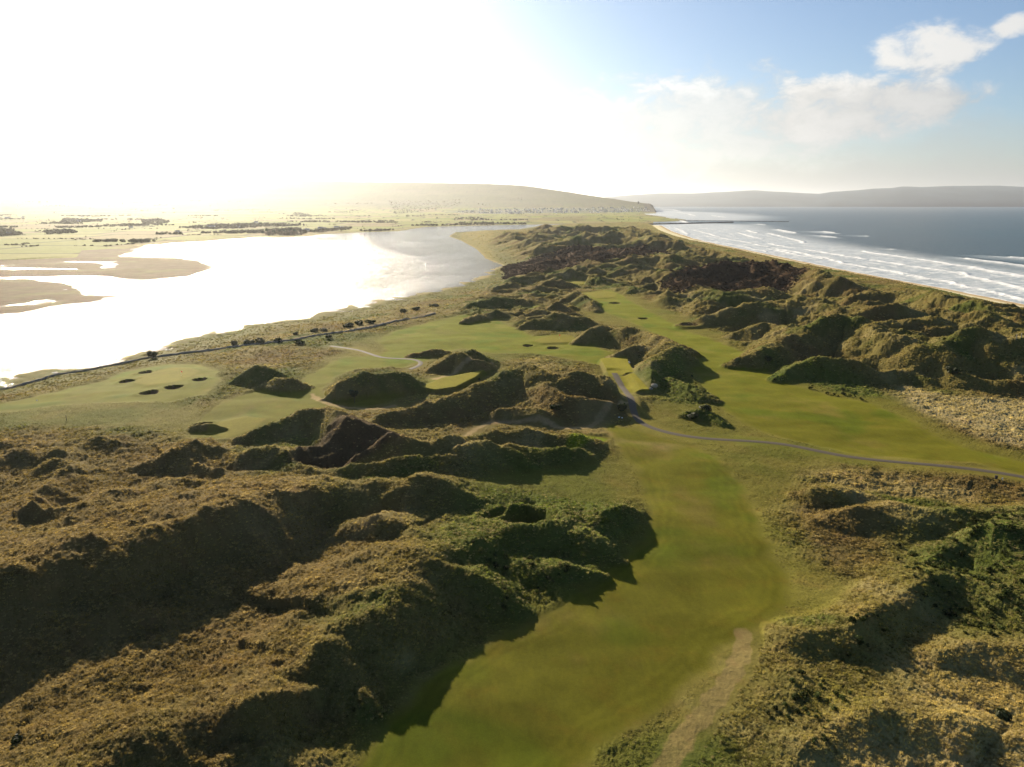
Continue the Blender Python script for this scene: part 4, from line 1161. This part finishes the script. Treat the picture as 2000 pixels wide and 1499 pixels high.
scatter('marram_grass', np.stack([pxs, py, ground(pxs, py)], 1), size, tint, protos, 'tussocky wild grass covering the dunes', 3, zsc)
print('tufts', len(py), time.time() - T0)

# dense leafless thickets filling the dune hollows
NT = 60000
q1 = rng.uniform(0, 1, NT); py = 480 * (3400 / 480) ** q1; pxs = rng.uniform(-0.05, 0.45, NT) * py
d_ = sample(THD, pxs, py); sel = d_ > -2
pxs, py = pxs[sel], py[sel]
tint = np.array((0.042, 0.031, 0.020))[None] * rng.uniform(0.5, 1.6, (len(py), 1)) + np.array((0.012, 0.004, 0.0))[None] * rng.uniform(0, 1.5, (len(py), 1))


def leaf_ball(name, n, r0, flat, leaf, mat, seed, lumps=5, trunk=0.0):
    r = np.random.default_rng(seed); VV = []; F = []
    cen = [(r.uniform(-.5, .5) * r0, r.uniform(-.5, .5) * r0, (0.35 + r.uniform(0, .5)) * r0 * flat, r0 * r.uniform(.35, .65)) for _ in range(lumps)]
    for i in range(n):
        c = cen[r.integers(len(cen))]
        dv = r.normal(size=3); dv /= np.linalg.norm(dv); rr = c[3] * r.uniform(0.6, 1.05)
        p = np.array([c[0], c[1], c[2] + trunk]) + dv * rr * np.array([1, 1, flat])
        if p[2] < 0.02 * r0: p[2] = r.uniform(0.0, 0.2) * r0
        t1 = np.cross(dv, r.normal(size=3)); t1 /= np.linalg.norm(t1) + 1e-6; t2 = np.cross(dv, t1) + dv * r.uniform(-.6, .6)
        s_ = leaf * r.uniform(.5, 1.3); k = len(VV)
        VV += [tuple(p - t1 * s_), tuple(p + t2 * s_ * .8), tuple(p + t1 * s_), tuple(p - t2 * s_ * .8)]
        F.append((k, k + 1, k + 2, k + 3))
    me = bpy.data.meshes.new(name); me.from_pydata(VV, [], F); me.materials.append(mat)
    return me


protos = [leaf_ball('twig_mass', 70, 1.0, 0.9, 0.22, dark_m, 20 + k) for k in range(3)]
size = 1.1 * (py / 600) ** 0.6 * rng.uniform(0.7, 1.5, len(py))
scatter('thicket_undergrowth', np.stack([pxs, py, ground(pxs, py)], 1), size, tint, protos, 'dark brown leafless thicket filling the dune hollows', 5)
print('thicket', len(py), time.time() - T0)

# leafy green scrub standing in the rough
NT = 26000
py = 95 * (420 / 95) ** rng.uniform(0, 1, NT); pxs = rng.uniform(-0.3, 0.85, NT) * py
keeps = np.zeros(NT, bool)
for rg, pr in (([(1750, 1050), (1850, 1005), (2100, 1000), (2100, 1240), (1900, 1240), (1820, 1180), (1760, 1120)], .55), ([(1500, 735), (1600, 745), (1700, 765), (1690, 775), (1560, 765)], .6), ([(1420, 1499), (1480, 1400), (1560, 1300), (1700, 1290), (1640, 1400), (1560, 1560)], .3),
               ([(880, 1090), (1000, 1080), (1190, 1130), (1060, 1190), (980, 1200)], .4), ([(1310, 735), (1350, 730), (1400, 780), (1340, 775)], .4), ([(1600, 1240), (1720, 1200), (1760, 1230), (1640, 1280)], .5)):
    keeps |= inside(pxs, py, np.array(poly(rg, 2))) & (rng.uniform(size=NT) < pr) & (fbm(pxs, py, 9, 3, seed=530) > -0.08)
keeps &= (sample(GR, pxs, py) > 0.6) & (rng.uniform(size=NT) < 0.55)
pxs, py = pxs[keeps], py[keeps]
tint = np.array((0.050, 0.062, 0.016))[None] * rng.uniform(0.5, 1.6, (len(py), 1))
scrub_m = simple_mat('scrub_leaves', (0.05, 0.06, 0.02), 0.8, inst=True, transl=0.35, spec=0.08)
protos = [leaf_ball('scrub', 90, 1.0, 0.8, 0.20, scrub_m, 60 + k, 5) for k in range(3)]
size = rng.uniform(0.35, 1.0, len(py)) * (py / 150) ** 0.4
scatter('shrubbery', np.stack([pxs, py, ground(pxs, py)], 1), size, tint, protos, 'low green scrub growing among the dune grass', 8)
print('scrub', len(py))

# woods and hedgerows of the far farmland
NT = 90000
py = 1500 * (8800 / 1500) ** rng.uniform(0, 1, NT); pxs = rng.uniform(-0.85, 0.18, NT) * py
sel = (sample(LF, pxs, py) > 25) & (sample(mudm, pxs, py) < 0.5)
pxs, py = pxs[sel], py[sel]
hh_, ee_ = cells(pxs.astype(f32), py.astype(f32), 230, 260, 5)
wood = fbm(pxs, py, 420, 4, seed=520) + 0.25 * ss(sample(LF, pxs, py), 300, 60)
gap = fbm(pxs, py, 130, 2, seed=521)
keepw = ((ee_ < 5) & (gap > 0.05)) | ((wood > 0.30) & (pxs / py < 0.02)) | (wood > 0.66)
def wregion(px): return inside(pxs, py, np.array([pz(u, v, 2) for u, v in px]))
for rg in ([(513, 458), (520, 450), (560, 448), (585, 447), (600, 455), (590, 459), (530, 461)], [(460, 440), (500, 438), (560, 438), (600, 441), (560, 444), (500, 444)], [(567, 424), (575, 418), (605, 419), (610, 424)],
           [(-60, 447), (20, 449), (45, 460), (0, 464), (-60, 466)], [(85, 452), (140, 450), (150, 457), (95, 460)], [(275, 432), (310, 428), (335, 434), (310, 440), (280, 438)], [(350, 446), (420, 440), (500, 438), (500, 446), (420, 449)],
           [(118, 434), (125, 428), (200, 430), (200, 434)], [(-60, 492), (20, 486), (38, 490), (0, 496), (-60, 500)], [(600, 454), (660, 447), (690, 446), (680, 450), (620, 455)], [(760, 412), (900, 408), (900, 414), (770, 419)]):
    keepw |= wregion(rg) & (rng.uniform(size=len(py)) < 0.8)
pxs, py = pxs[keepw], py[keepw]
keep2 = rng.uniform(size=len(py)) < np.clip((4200 / py) ** 0.5, 0, 1) * 0.8
pxs, py = pxs[keep2], py[keep2]
tint = np.array((0.13, 0.12, 0.065))[None] * rng.uniform(0.7, 1.3, (len(py), 1)) * np.array((1, 1, 1))[None]  # far trees lightened in colour to carry the haze veil
protos = [leaf_ball('copse', 40, 1.0, 0.9, 0.32, dark_m, 40 + k, 4) for k in range(3)]
size = np.where(sample(np.zeros(1, f32).repeat(X.size), pxs, py) + (cells(pxs.astype(f32), py.astype(f32), 230, 260, 5)[1] < 5), rng.uniform(1.4, 3.0, len(py)), rng.uniform(3.0, 6.5, len(py)))
scatter('woods', np.stack([pxs, py, ground(pxs, py) - 0.3], 1), size, tint, protos, 'hedgerows and copses dividing the fields across the estuary', 6)
print('woods', len(py), time.time() - T0)


# ------------------------------------------------------------------ single bushes and trees
def bm_obj(name, VV, F, mat, parent=None, smooth=False, loc=None):
    me = bpy.data.meshes.new(name); me.from_pydata([tuple(map(float, p)) for p in VV], [], F); me.materials.append(mat)
    if smooth: me.polygons.foreach_set('use_smooth', [True] * len(me.polygons))
    return link(name, me, parent, loc)


def empty(name, x, y, z=None, rz=0.0):
    o = bpy.data.objects.new(name, None); COL.objects.link(o)
    o.location = (x, y, float(ground(x, y)[0]) if z is None else z); o.rotation_euler = (0, 0, rz)
    return o


def cyl(a, b, r0, r1, n=8, cap=True):
    a, b = np.array(a, float), np.array(b, float); d = b - a; d /= np.linalg.norm(d)
    u = np.cross(d, (0, 0, 1.0) if abs(d[2]) < .9 else (1.0, 0, 0)); u /= np.linalg.norm(u); w = np.cross(d, u)
    VV = []; F = []
    for c, r in ((a, r0), (b, r1)):
        for i in range(n):
            t = 2 * math.pi * i / n; VV.append(c + r * (math.cos(t) * u + math.sin(t) * w))
    for i in range(n): F.append((i, (i + 1) % n, n + (i + 1) % n, n + i))
    if cap: F.append(tuple(range(n))[::-1]); F.append(tuple(range(n, 2 * n)))
    return VV, F


def box(x0, x1, y0, y1, z0, z1):
    VV = [(x0, y0, z0), (x1, y0, z0), (x1, y1, z0), (x0, y1, z0), (x0, y0, z1), (x1, y0, z1), (x1, y1, z1), (x0, y1, z1)]
    return VV, [(3, 2, 1, 0), (4, 5, 6, 7), (0, 1, 5, 4), (1, 2, 6, 5), (2, 3, 7, 6), (3, 0, 4, 7)]


def merge(*parts):
    VV = []; F = []
    for v, f in parts:
        k = len(VV); VV += list(v); F += [tuple(i + k for i in t) for t in f]
    return VV, F


def bush(u, v, r, h, label, n=260):
    x, y = pt(u, v)
    t = empty('bush', x, y)
    cr = link('crown', leaf_ball('bush_crown', n, r, h / r * 0.8, 0.24 * max(r, 1.0) ** 0.6, leaf_m, int(u * 7 + v), 6), t)
    st = merge(*[cyl((0, 0, -.3), (math.cos(k * 1.9) * r * .5, math.sin(k * 1.9) * r * .5, h * .55), 0.12, 0.04, 5) for k in range(4)])
    bm_obj('trunk', *st, bark_m, t)
    tag(t, label, 'bush', 'dark gorse bushes of the links')
    return t


bush(298, 700, 3.2, 4.2, 'round dark bush standing alone beside the shore track above the far left green', 420)
bush(458, 679, 2.6, 3.6, 'upright bush on the shore track just left of the long dark clump', 300)
bush(486, 676, 4.0, 3.2, 'first broad bush right of the upright one on the shore track', 360)
bush(512, 674, 4.0, 3.0, 'broad bush at the track bend where the pale path leaves the shore', 360)
bush(541, 670, 3.6, 3.0, 'rounded bush at the start of the low shore bank', 320)
bush(578, 655, 2.2, 1.8, 'small bush on the marsh side of the shore bank', 200)
bush(612, 650, 3.4, 2.6, 'low bush on the marsh side left of the long gorse patch', 300)
bush(634, 647, 3.0, 2.4, 'low bush adjoining the gorse patch beside the shore bank', 280)
bush(680, 640, 4.4, 3.0, 'wide gorse bush at the left end of the patch by the bank', 380)
bush(702, 637, 4.0, 3.2, 'tall middle gorse bush of the patch by the bank', 380)
bush(725, 635, 4.0, 2.6, 'gorse bush at the right end of the patch by the bank', 340)
bush(642, 664, 2.4, 2.0, 'small round bush alone in brown grass inside the shore bank', 220)
bush(585, 676, 3.6, 2.2, 'flat bush beside the pale path end in the brown grass', 300)
bush(788, 612, 3.6, 3.0, 'dark bush where the bank meets the upper marsh', 280)
bush(815, 606, 4.4, 2.4, 'low spreading bush on the upper marsh beyond the bank', 280)
bush(848, 600, 4.6, 2.6, 'spreading bush highest up the marsh shore', 280)
bush(692, 783, 2.3, 3.0, 'dark bush at the foot of the round shaded mound', 320)
bush(1085, 818, 2.6, 2.2, 'dark bush in front of the large central dune beside the sandy track', 320)
bush(1212, 812, 2.8, 1.9, 'low bush tucked against the left side of the cart path bend', 320)
bush(1352, 822, 2.4, 1.9, 'left bush of the pair below the right fairway', 300)
bush(1378, 815, 2.6, 2.0, 'right bush of the pair below the right fairway', 300)
bush(936, 745, 0.9, 1.2, 'tiny dark bush on the rim of the small tee platform', 120)
bush(1500, 455 + 265, 2.6, 2.0, 'scrub bush at the upper edge of the right fairway', 260)
bush(1860, 752, 3.2, 3.0, 'dark tangled bush above the bleached grass on the right', 380)
bush(40, 1478, 0.9, 0.8, 'small dark bush in the nearest lower left grass', 160)
bush(1955, 1405, 1.6, 1.5, 'dark shaggy bush in bleached grass at the lower right corner', 260)


def tree(u, v, h, r, label, group='trees on the far shore'):
    x, y = pz(u, v, 3)
    t = empty('tree', x, y)
    link('crown', leaf_ball('tree_crown', 220, r, 0.9, 0.9, tree_m, int(u * 3 + v), 7, h - r * 1.3), t)
    st = merge(cyl((0, 0, -.5), (0, 0, h * .6), 0.35, 0.2, 6), cyl((0, 0, h * .4), (r * .5, 0, h * .75), .16, .06, 5), cyl((0, 0, h * .35), (-r * .4, r * .3, h * .7), .16, .06, 5))
    bm_obj('trunk', *st, bark_m, t)
    tag(t, label, 'tree', group)


tree(586, 441.5, 15, 7, 'lone round tree in the green field behind the shore houses')
for i, (u, v, h, r, lb) in enumerate([(514, 458, 12, 7, 'broad tree at the left end of the shore grove'), (522, 456, 16, 8, 'tall tree second from the left end of the shore grove'), (534, 457, 14, 8, 'tree in the left middle of the shore grove'),
                                       (545, 457, 17, 8, 'tallest tree in the middle of the shore grove'), (556, 456, 15, 8, 'tree just right of the tallest in the shore grove'), (567, 455, 18, 8, 'tall tree left of the gable house by the shore'),
                                       (576, 456, 14, 7, 'tree at the right end of the shore grove'), (509, 440, 13, 7, 'tree behind the left end of the grove in the field')]):
    tree(u, v, h, r, lb)

# ------------------------------------------------------------------ houses
white_m = simple_mat('white_render', (0.78, 0.76, 0.72), 0.7, 0.04, 0.3)
grey_m = simple_mat('grey_render', (0.42, 0.41, 0.39), 0.7, 0.05, 0.3)
slate_m = simple_mat('slate_roof', (0.10, 0.10, 0.11), 0.35, 0.12, 0.8, 0.5)
stone_m = simple_mat('weathered_stone', (0.26, 0.235, 0.19), 0.9, 0.25, 0.9)
rock_m = simple_mat('pier_rock', (0.085, 0.08, 0.075), 0.85, 0.3, 0.2)
glass_m = simple_mat('window_glass', (0.03, 0.035, 0.04), 0.15, 0.0, 1, 0.6)
wood_m = simple_mat('dark_timber', (0.05, 0.04, 0.03), 0.8, 0.2, 3)
paint_m = simple_mat('white_paint', (0.8, 0.8, 0.78), 0.4, 0.02, 2)
red_m = simple_mat('red_flag_cloth', (0.55, 0.06, 0.03), 0.8, 0.05, 2, 0.1, 0.3)
yel_m = simple_mat('weathered_post', (0.40, 0.34, 0.24), 0.8, 0.1, 3)


def gable(w, d, h, rh, ov=0.35):
    """roof as two pitched slabs with closed gables"""
    VV = [(-w / 2 - ov, -d / 2 - ov, h - .15), (w / 2 + ov, -d / 2 - ov, h - .15), (w / 2 + ov, d / 2 + ov, h - .15), (-w / 2 - ov, d / 2 + ov, h - .15), (-w / 2 - ov, 0, h + rh), (w / 2 + ov, 0, h + rh)]
    return VV, [(0, 1, 5, 4), (2, 3, 4, 5), (1, 2, 5), (3, 0, 4), (3, 2, 1, 0)]


def make_house(w, d, h, rh, wall_mat):
    wl = bpy.data.meshes.new('house_wall'); v_, f_ = merge(box(-w / 2, w / 2, -d / 2, d / 2, -1.5, h), ([(-w / 2, -d / 2, h), (-w / 2, d / 2, h), (-w / 2, 0, h + rh * .96), (w / 2, -d / 2, h), (w / 2, d / 2, h), (w / 2, 0, h + rh * .96)], [(0, 1, 2), (5, 4, 3)]))
    wl.from_pydata(v_, [], f_); wl.materials.append(wall_mat)
    rf = bpy.data.meshes.new('house_roof'); rf.from_pydata(*[(a, [], b) for a, b in [gable(w, d, h, rh)]][0]); rf.materials.append(slate_m)
    ch = bpy.data.meshes.new('house_chimney'); v_, f_ = merge(box(-w / 2 + .5, -w / 2 + 1.6, -.5, .5, h + rh * .5, h + rh + 1.2)); ch.from_pydata(v_, [], f_); ch.materials.append(wall_mat)
    wn_ = bpy.data.meshes.new('house_window'); v_, f_ = box(-.5, .5, -.03, .03, 0, 1.2); wn_.from_pydata(v_, [], f_); wn_.materials.append(glass_m)
    return wl, rf, ch, wn_


hk = [make_house(13, 7.5, 3.2, 3.0, white_m), make_house(16, 8, 5.4, 3.2, white_m), make_house(26, 13, 5.0, 3.0, grey_m), make_house(11, 8, 5.4, 3.6, grey_m)]


def house(u, v, k, rz, label, group, zz=3):
    x, y = pz(u, v, zz)
    t = empty('house', x, y, None, rz)
    wl, rf, ch, wn_ = hk[k]
    w_ = link('wall', wl, t); r_ = link('roof', rf, t)
    if k != 2: link('chimney', ch, r_)
    if zz == 2.99:
        w, d, h = [(13, 7.5, 3.2), (16, 8, 5.4)][k]
        for i in range(3):
            for z_ in ([0.9] if h < 4 else [0.9, 3.6]): link('window', wn_, w_, (-w / 3 + i * w / 3, -d / 2 - .03, z_))
    tag(t, label, 'house', group)


FG = 'white farmhouses scattered over the fields across the estuary'
hl = [(594, 452, 0, .3, 'white cottage just right of the shore grove, left of the gable pair'), (600, 452, 1, -.4, 'white two storey house right of the shore grove'), (626, 448.5, 1, .2, 'white house farther along the shore with dark scrub below'),
      (634, 448, 0, -.2, 'low white house between the two larger shore houses'), (657, 447, 1, .1, 'long house near the right end of the shore houses'), (668, 446.5, 0, .5, 'cottage at the right end of the shore houses'),
      (18, 459, 0, .2, 'white cottage in front of the dark wood at the far left edge'), (45, 426, 1, 0, 'white farmhouse at the top edge of the leftmost pale field'), (15, 427, 2, .1, 'long barn at the far left above the pale field'),
      (154, 434, 1, .3, 'bright white farmhouse at the foot of the tree belt above the wide field'), (173, 423, 2, .05, 'long white roofed barn above the tree belt'), (161, 425, 0, .4, 'small cottage left of the long white roofed barn'),
      (340, 415.5, 2, .1, 'long shed in the fields above the middle of the bay'), (347, 454.5, 0, .1, 'small white house by the field corner near the bay shore'), (412, 445, 2, .1, 'long pale farm building left of the shore tree belt'),
      (465, 445, 0, 0, 'white spot of a house inside the shore tree belt'), (256, 445, 0, .2, 'tiny house at the start of the hedged lane above the bay'), (141, 407, 0, 0, 'tiny cottage high in the hazy fields at left')]
for i, a in enumerate(hl): house(a[0], a[1], a[2], a[3], a[4], FG, 2.99 if i < 6 else 3)
for i, (u, v) in enumerate([(36, 412), (79, 411), (106, 416), (54, 397), (73, 398), (197, 409), (350, 405), (405, 406), (438, 405), (450, 406), (487, 404), (498, 405), (513, 407), (520, 407), (545, 404), (547, 411), (540, 392), (580, 390), (645, 403), (625, 403), (500, 432), (231, 394)]):
    house(u, v, [1, 2, 1, 0][i % 4], rng.uniform(-.6, .6), 'pale distant farmhouse in the hazy upper fields across the estuary', 'distant farmhouses in the haze', 12)

# town under the headland
tk = [bpy.data.meshes.new('town_house') for _ in range(3)]
for m_, (w_, d_, h_, r_, mt) in zip(tk, [(12, 8, 6.5, 3.2, white_m), (17, 9, 6, 3.5, grey_m), (24, 10, 8, 3.5, white_m)]):
    a, b = box(-w_ / 2, w_ / 2, -d_ / 2, d_ / 2, -3, h_); c, d = gable(w_, d_, h_, r_)
    v_, f_ = merge((a, b), (c, d)); m_.from_pydata(v_, [], f_); m_.materials.append(mt); m_.materials.append(slate_m)
    for i, p_ in enumerate(m_.polygons):
        if i >= 6: p_.material_index = 1
tpoly = np.array([far_pt(u, v, d)[:2] for u, v, d in [(880, 412, 6700), (940, 405, 7300), (1130, 401, 7700), (1262, 405, 8000), (1272, 412, 7700), (1200, 416, 6900), (1100, 418, 6500), (960, 420, 6400)]])
cnt = 0; tries = 0
while cnt < 250 and tries < 20000:
    tries += 1
    y = rng.uniform(6200, 8000); x = rng.uniform(-0.11, 0.19) * y
    if not inside(np.array([x]), np.array([y]), tpoly)[0]: continue
    zz = float(ground(x, y)[0])
    if zz < 1.5: continue
    row_ = math.sin(y / 38.0)
    if row_ < -0.2: continue
    o = link('house', tk[rng.choice(3, p=[.5, .35, .15])], None, (x, y, zz)); o.rotation_euler = (0, 0, rng.choice([0.1, 0.25, 1.6]) + rng.normal(0, .1))
    tag(o, 'small pale town house packed on the slope under the headland', 'house', 'houses of the town under the headland'); cnt += 1
for i in range(7):
    u = 1203 + i * 3.9; x, y, _ = far_pt(u, 405, 7650)
    o = link('house', tk[0], None, (x, y, float(ground(x, y)[0]))); o.rotation_euler = (0, 0, 1.6)
    tag(o, 'bright white gabled house in the even row near the cliff end of town', 'house', 'row of white gables near the cliff')
print('town', cnt, time.time() - T0)

# round domed temple on the cliff
x, y, z = far_pt(1247, 396, 8380)
tz_ = float(ground(x, y)[0]); print('temple ground', tz_, 'wanted', z)
t = empty('temple', x, y, tz_)
def lathe(prof, n=24):
    VV = [(r * math.cos(2 * math.pi * i / n), r * math.sin(2 * math.pi * i / n), z) for r, z in prof for i in range(n)]
    F = [(j * n + i, j * n + (i + 1) % n, (j + 1) * n + (i + 1) % n, (j + 1) * n + i) for j in range(len(prof) - 1) for i in range(n)]
    return VV, F
bm_obj('plinth', *lathe([(12, -4), (12, 2), (11.2, 2), (11.2, 3), (0.01, 3)]), stone_m, t)
bm_obj('drum', *lathe([(8.6, 3), (8.6, 15)]), stone_m, t)
for k in range(16):
    a = 2 * math.pi * k / 16; c_ = (9.3 * math.cos(a), 9.3 * math.sin(a))
    bm_obj('column', *cyl((*c_, 3), (*c_, 14.2), .75, .6, 8), stone_m, t)
bm_obj('entablature', *lathe([(9.0, 14.2), (10.4, 14.2), (10.4, 15.2), (10.8, 15.4), (10.8, 16.4), (9.4, 16.4), (9.2, 17.6), (0.01, 17.6)]), stone_m, t)
bm_obj('dome', *lathe([(8.8 * math.cos(a), 17.6 + 6.4 * math.sin(a)) for a in np.linspace(0, 1.5, 10)] + [(0.9, 24.2), (0.7, 26.4), (0.01, 26.6)]), slate_m, t, True)
tag(t, 'round domed stone temple standing alone on the headland cliff', 'temple')


# ------------------------------------------------------------------ piers of dumped rock at the river mouth
def rubble(P, w, h, name, label, catg, mat, step=4.0, jitter=1.0, baseg=False, seed=1):
    P = np.asarray(P); d = np.r_[0, np.cumsum(np.hypot(*np.diff(P, axis=0).T))]; n = int(d[-1] / step) + 2
    s = np.linspace(0, d[-1], n); px_, py_ = np.interp(s, d, P[:, 0]), np.interp(s, d, P[:, 1])
    tx, ty = np.gradient(px_), np.gradient(py_); L = np.hypot(tx, ty); nx, ny = -ty / L, tx / L
    r = np.random.default_rng(seed); VV = []
    prof = [(-.5, -.6), (-.42, .45), (-.25, .92), (0, 1.0), (.25, .92), (.42, .45), (.5, -.6)]
    for a, b in prof:
        j1, j2 = r.normal(0, .10 * jitter, n), r.normal(0, .09 * jitter, n)
        xx, yy = px_ + nx * w * (a + j1 * .6), py_ + ny * w * (a + j1 * .6)
        gz_ = ground(xx, yy) if baseg else np.zeros(n)
        VV.append(np.stack([xx, yy, gz_ + h * (b + j2)], 1))
    VV = np.stack(VV, 1).reshape(-1, 3); k = len(prof); F = []
    for i in range(n - 1):
        for j in range(k - 1): F.append((i * k + j, i * k + j + 1, (i + 1) * k + j + 1, (i + 1) * k + j))
    F.append(tuple(range(k))); F.append(tuple(range((n - 1) * k, n * k))[::-1])
    o = bm_obj(name, VV, F, mat)
    tag(o, label, catg)
    return o


rubble([pz(u, v) for u, v in [(1225, 439.3), (1262, 439.4), (1340, 437.6), (1430, 435.4)]], 16, 4.5, 'pier', 'nearer dark rock pier running out from the beach into the sea', 'pier', rock_m, 7)
rubble([pz(u, v) for u, v in [(1325, 431.6), (1400, 432.2), (1490, 433.2), (1540, 433.9)]], 12, 2.6, 'pier', 'farther longer rock pier on the other side of the river mouth', 'pier', rock_m, 7, seed=2)
wb = np.array(poly([(u, v + 3.2) for u, v in bank_px]))
rubble(wb, 1.2, 0.9, 'stone_wall', 'long low stone wall following the estuary shore track', 'wall', stone_m, 1.1, 1.2, True)

# ------------------------------------------------------------------ channel posts in the estuary
for u, v, h, lb in [(690, 523.5, 4.4, 'nearest dark channel post in the middle of the estuary'), (736, 497, 4.6, 'channel post just beyond and right of the nearest one'), (831, 521.5, 4.4, 'thin channel post toward the dune shore on the right'),
                    (669, 468.5, 4.6, 'left post of the far pair close to the field shore'), (713, 461.5, 5.0, 'right post of the far pair close to the field shore'), (914, 448.5, 7.0, 'farthest channel post off the sand spit'), (740, 464.5, 3.4, 'faint small post right of the far pair')]:
    x, y = pz(u, v)
    t = empty('channel_post', x, y, 0.0)
    bm_obj('pole', *cyl((0, 0, -2), (0, 0, h), .32, .26, 8), wood_m, t)
    bm_obj('topmark', *cyl((0, 0, h), (0, 0, h + .9), .5, .42, 8), wood_m, t)
    tag(t, lb, 'post', 'dark channel posts in the estuary')

# ------------------------------------------------------------------ golf furniture
def flag(u, v, label):
    x, y = pt(u, v, .5); t = empty('flagstick', x, y)
    bm_obj('pole', *cyl((0, 0, 0), (0, 0, 2.4), .035, .03, 6), paint_m, t)
    F = []; VV = []
    for i in range(6):
        yy = .05 * math.sin(i * 1.3); VV += [(.03 + i * .13, yy, 2.38 - .01 * i), (.03 + i * .13, yy + .01, 1.9 - .02 * i)]
    F = [(2 * i, 2 * i + 1, 2 * i + 3, 2 * i + 2) for i in range(5)]
    bm_obj('flag_cloth', VV, F, red_m, t); tag(t, label, 'flag', 'flagsticks on the greens')


flag(354, 735, 'red flag on its stick on the far left green')
flag(1092, 662, 'red flag on its stick on the central green by the paired bunkers')
for u, v, h, lb in [(692.5, 788, 3.2, 'dark upright post at the foot of the shaded round mound'), (130, 822, 1.8, 'short dark post in the brown rough at the left edge')]:
    x, y = pt(u, v); t = empty('marker_post', x, y)
    bm_obj('pole', *cyl((0, 0, -.3), (0, 0, h), .11, .09, 8), wood_m, t); bm_obj('cap', *cyl((0, 0, h), (0, 0, h + .12), .17, .12, 8), wood_m, t)
    tag(t, lb, 'post')
x, y = pt(1229, 713, 1.6); t = empty('bench', x, y, None, 1.2)
bm_obj('seat', *box(-.9, .9, -.25, .25, .42, .5), paint_m, t); bm_obj('backrest', *box(-.9, .9, .25, .32, .52, .95), paint_m, t)
for sx_ in (-.75, .75):
    for sy_ in (-.2, .2): bm_obj('leg', *box(sx_ - .05, sx_ + .05, sy_ - .05, sy_ + .05, -.2, .42), paint_m, t)
tag(t, 'small white bench beside the upper tee platform', 'bench')
x, y = pt(1945, 938); t = empty('litter_bin', x, y)
bm_obj('bin_body', *cyl((0, 0, -.1), (0, 0, 1.0), .36, .40, 12), wood_m, t); bm_obj('lid', *cyl((0, 0, 1.0), (0, 0, 1.12), .44, .40, 12), wood_m, t)
tag(t, 'dark litter bin on the strip of turf below the cart path at right', 'bin')
x, y = pt(1957, 942); t = empty('tee_sign', x, y, None, .3)
bm_obj('pole', *cyl((0, 0, -.1), (0, 0, .6), .04, .04, 6), paint_m, t); bm_obj('sign_board', *box(-.25, .25, -.03, .03, .5, .85), paint_m, t)
tag(t, 'little white sign standing beside the dark litter bin', 'sign')


def boulder(u, v, r, label, mat, hgt=0.0, grp=None, nm='boulder'):
    x, y = pt(u, v, hgt); rr = np.random.default_rng(int(u + v)); n, m_ = 14, 9; VV = []; F = []
    for j in range(m_):
        ph = math.pi * j / (m_ - 1) - math.pi / 2
        for i in range(n):
            th = 2 * math.pi * i / n; k = r * (1 + .22 * float(gn(np.array([math.cos(th) * 1.7 + u]), np.array([math.sin(th) * 1.7 + ph * 2]), 3)[0]))
            VV.append((k * math.cos(ph) * math.cos(th) * 1.2, k * math.cos(ph) * math.sin(th), k * math.sin(ph) * .7))
    for j in range(m_ - 1):
        for i in range(n): F.append((j * n + i, j * n + (i + 1) % n, (j + 1) * n + (i + 1) % n, (j + 1) * n + i))
    o = bm_obj(nm, VV, F, mat, None, False, (x, y, float(ground(x, y)[0]) + r * .15)); tag(o, label, 'rock' if nm == 'boulder' else 'tee marker', grp)


boulder(1277, 766, 1.3, 'pale boulder at the lower right corner of the front tee', yel_m)
boulder(1271, 769, .7, 'small stone leaning against the pale boulder by the tee', stone_m)
for u, v, lb in [(1209, 819, 'left white tee marker on the turf beside the cart path'), (1215, 819, 'right white tee marker on the turf beside the cart path'), (72, 782, 'white tee marker on the far left fairway')]:
    boulder(u, v, .3, lb, paint_m, 0, None, 'tee_marker')
for u, lb in ((1974, 'left pale post at the foot of the steep dune path'), (1983, 'right pale post at the foot of the steep dune path')):
    x, y = pt(u, 735); t = empty('path_post', x, y)
    bm_obj('pole', *cyl((0, 0, -.4), (0, 0, 2.0), .22, .18, 8), yel_m, t); bm_obj('cap', *cyl((0, 0, 2.0), (0, 0, 2.15), .26, .16, 8), yel_m, t); tag(t, lb, 'post')

# ------------------------------------------------------------------ the air
hz, q = new_mat('sea_haze')
pv = q.n('ShaderNodeVolumePrincipled')
pv.inputs['Color'].default_value = (0.93, 0.96, 1.0, 1)
pv.inputs['Density'].default_value = 1.9e-5
pv.inputs['Anisotropy'].default_value = 0.62
o_ = q.n('ShaderNodeOutputMaterial'); q.l(pv.outputs[0], o_.inputs['Volume'])
o = bm_obj('haze', *box(-42000, 46000, -300, 62000, -6, 720), hz)
tag(o, 'thin pale sea haze over the whole landscape', None, None, 'stuff')
print('done', time.time() - T0)
